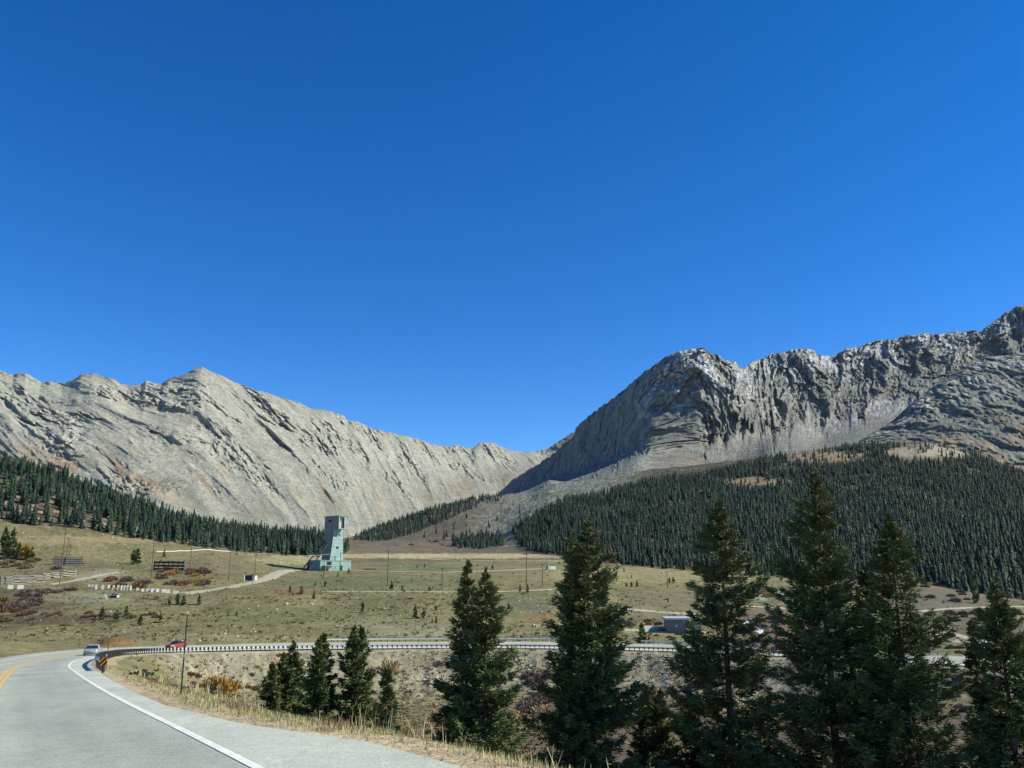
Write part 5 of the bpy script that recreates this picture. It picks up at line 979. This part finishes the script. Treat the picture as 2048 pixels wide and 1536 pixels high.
t = link('concrete_ramp', None, loc=tuple(c_), label='tilted pale concrete ramp right of the large ragged spruce', category='ramp'); link('slab', m.mesh('slab', M_CONC), parent=t); m = MB(); e1_, e2_ = a[1] - c_, a[2] - c_; m.bar(tuple(e1_ + (0, .5, .6)), tuple(e2_ + (0, .5, .6)), .5, .5, 4); link('side_wall', m.mesh('side_wall', M_OLDW), parent=t)
# pipe on the meadow, small white box, stacked timbers
A, B = np.array(V.hit(312, 1106, 380)), np.array(V.hit(462, 1105, 380)); m = MB(); n_ = 24; prev = None
for i in range(n_ + 1):
    p = A + (B - A) * i / n_; p[2] = float(V.z(p[0], p[1])[0]) + .7
    if prev is not None: m.bar(tuple(prev - A), tuple(p - A), .28, .28, 6)
    prev = p
link('pipeline', m.mesh('pipeline', M_PALE), loc=tuple(A), label='long pale pipe lying across the left meadow above the trestle', category='pipe')
x, y, z = V.hit(741, 1139, 420); m = MB()
for i in range(5): m.bar((-3.4, i * .5, .3), (3.4, i * .5, .3), .24, .24, 7)
link('timber_pile', m.mesh('timber_pile', M_DARKW), loc=(x, y, z), label='dark pile of timbers on the meadow right of the headframe', category='timber')
x, y, z = V.hit(1103, 1139, 400); m = MB(); m.box((0, 0, 1), (4.2, 3, 2)); m.box((-2.8, 0, 1.1), (1.0, 2.6, 2.4)); link('utility_box', m.mesh('utility_box', M_CONC), loc=(x, y, z), rz=.6, label='small pale concrete box left of the broad spruce top', category='box')


def tufts(name, lab, rects, n, sz, pal, dmin, msk=None):
    r = np.random.default_rng(int(rects[0][0]) + n); A = np.array([q[4] for q in rects], float); A /= A.sum(); P = []
    for q, a in zip(rects, A):
        for _ in range(int(n * a)):
            h_ = V.hit(r.uniform(q[0], q[2]), r.uniform(q[1], q[3]), dmin); P.append(h_)
    P = np.array(P)
    if msk: P = P[fbm(P[:, 0] / msk[0], P[:, 1] / msk[0], 3, 640) > msk[1]]
    k = 9; n = len(P); s = r.uniform(*sz, n) * r.choice([.6, 1, 1.5], n, p=[.5, .35, .15]); P = np.repeat(P, k, 0); s = np.repeat(s, k)[:, None]; a = r.uniform(0, 6.28, n * k); el = r.uniform(.3, 1.4, n * k)
    d = np.column_stack([np.cos(a) * np.cos(el), np.sin(a) * np.cos(el), np.sin(el)]); w = np.cross(d, r.normal(0, 1, (n * k, 3))); w /= np.linalg.norm(w, axis=1)[:, None]
    b0 = P + np.column_stack([np.cos(a), np.sin(a), 0 * a]) * s * .35; v = np.stack([b0 - w * s * .22, b0 + w * s * .22, b0 + d * s + w * s * .16, b0 + d * s - w * s * .16], 1).reshape(-1, 3)
    c = np.array(pal)[r.integers(0, len(pal), n)] * r.uniform(.75, 1.25, n)[:, None]; c = np.repeat(np.repeat(c, k, 0), 4, 0)
    link(name, mesh_np(name, v, np.arange(n * k * 4).reshape(-1, 4), M_TWIG, c), kind='stuff', label=lab, category='ground cover')
tufts('grass_tufts', 'tufts of dry grass and low scrub over the meadow', [(0, 1196, 1350, 1284, 5), (0, 1120, 700, 1200, 2.5), (640, 1145, 1600, 1200, 2), (0, 1060, 450, 1120, .8), (1200, 1200, 2048, 1290, 2.5)], 9000, (.22, .5), [(.14, .15, .06), (.20, .18, .08), (.12, .10, .05), (.26, .22, .12), (.10, .12, .05)], 120, (14, -.15))
tufts('scrub', 'small scrub clumps on the embankment under the guardrail', [(260, 1310, 640, 1400, 1.4), (780, 1300, 900, 1400, .8), (1020, 1300, 1110, 1400, .8), (1240, 1305, 1400, 1400, 1), (1500, 1320, 1620, 1420, .5), (1840, 1335, 1960, 1440, .6)], 1500, (.18, .42), [(.22, .19, .10), (.17, .15, .08), (.26, .19, .12), (.18, .14, .10), (.32, .29, .18)], 60)
tufts('scrub', 'low grass and scrub on the floor of the draw', [(780, 1380, 900, 1470, 1), (1020, 1380, 1110, 1536, 1), (400, 1370, 640, 1410, .7), (1250, 1380, 1560, 1536, 1)], 2400, (.15, .35), [(.16, .16, .06), (.20, .17, .08), (.14, .10, .06), (.26, .19, .09)], 40)
verge('grass', 'matted short grass over the shoulder gravel', 70000, iN, iE, 3.6, 9.5, .09, (.30, .29, .13), (.60, .50, .28), (1.6, -.05, 15), w=.004, seed=15, lean=1.2)
verge('weeds', 'low mixed weeds behind the gravel verge', 50000, iN, iE, 5.0, 12, .16, (.20, .20, .08), (.38, .24, .12), (2.2, -.1, 16), w=.004, seed=16, lean=.9)

# ------------------------------------------------------------------ haze volume added to lift the dark tones
hm = bpy.data.materials.new('haze'); hm.use_nodes = True; N_, L2 = hm.node_tree.nodes, hm.node_tree.links
N_.remove(N_['Principled BSDF']); pv = N_.new('ShaderNodeVolumePrincipled'); pv.inputs['Color'].default_value = (.62, .80, 1, 1); pv.inputs['Density'].default_value = 8e-6; pv.inputs['Anisotropy'].default_value = .1
L2.new(pv.outputs[0], N_['Material Output'].inputs['Volume'])
m = MB(); m.box((0, 3200, 590), (11000, 7600, 1260)); link('haze', m.mesh('haze', hm), kind='stuff', label='thin blue haze volume added to soften the dark tones', category='haze')
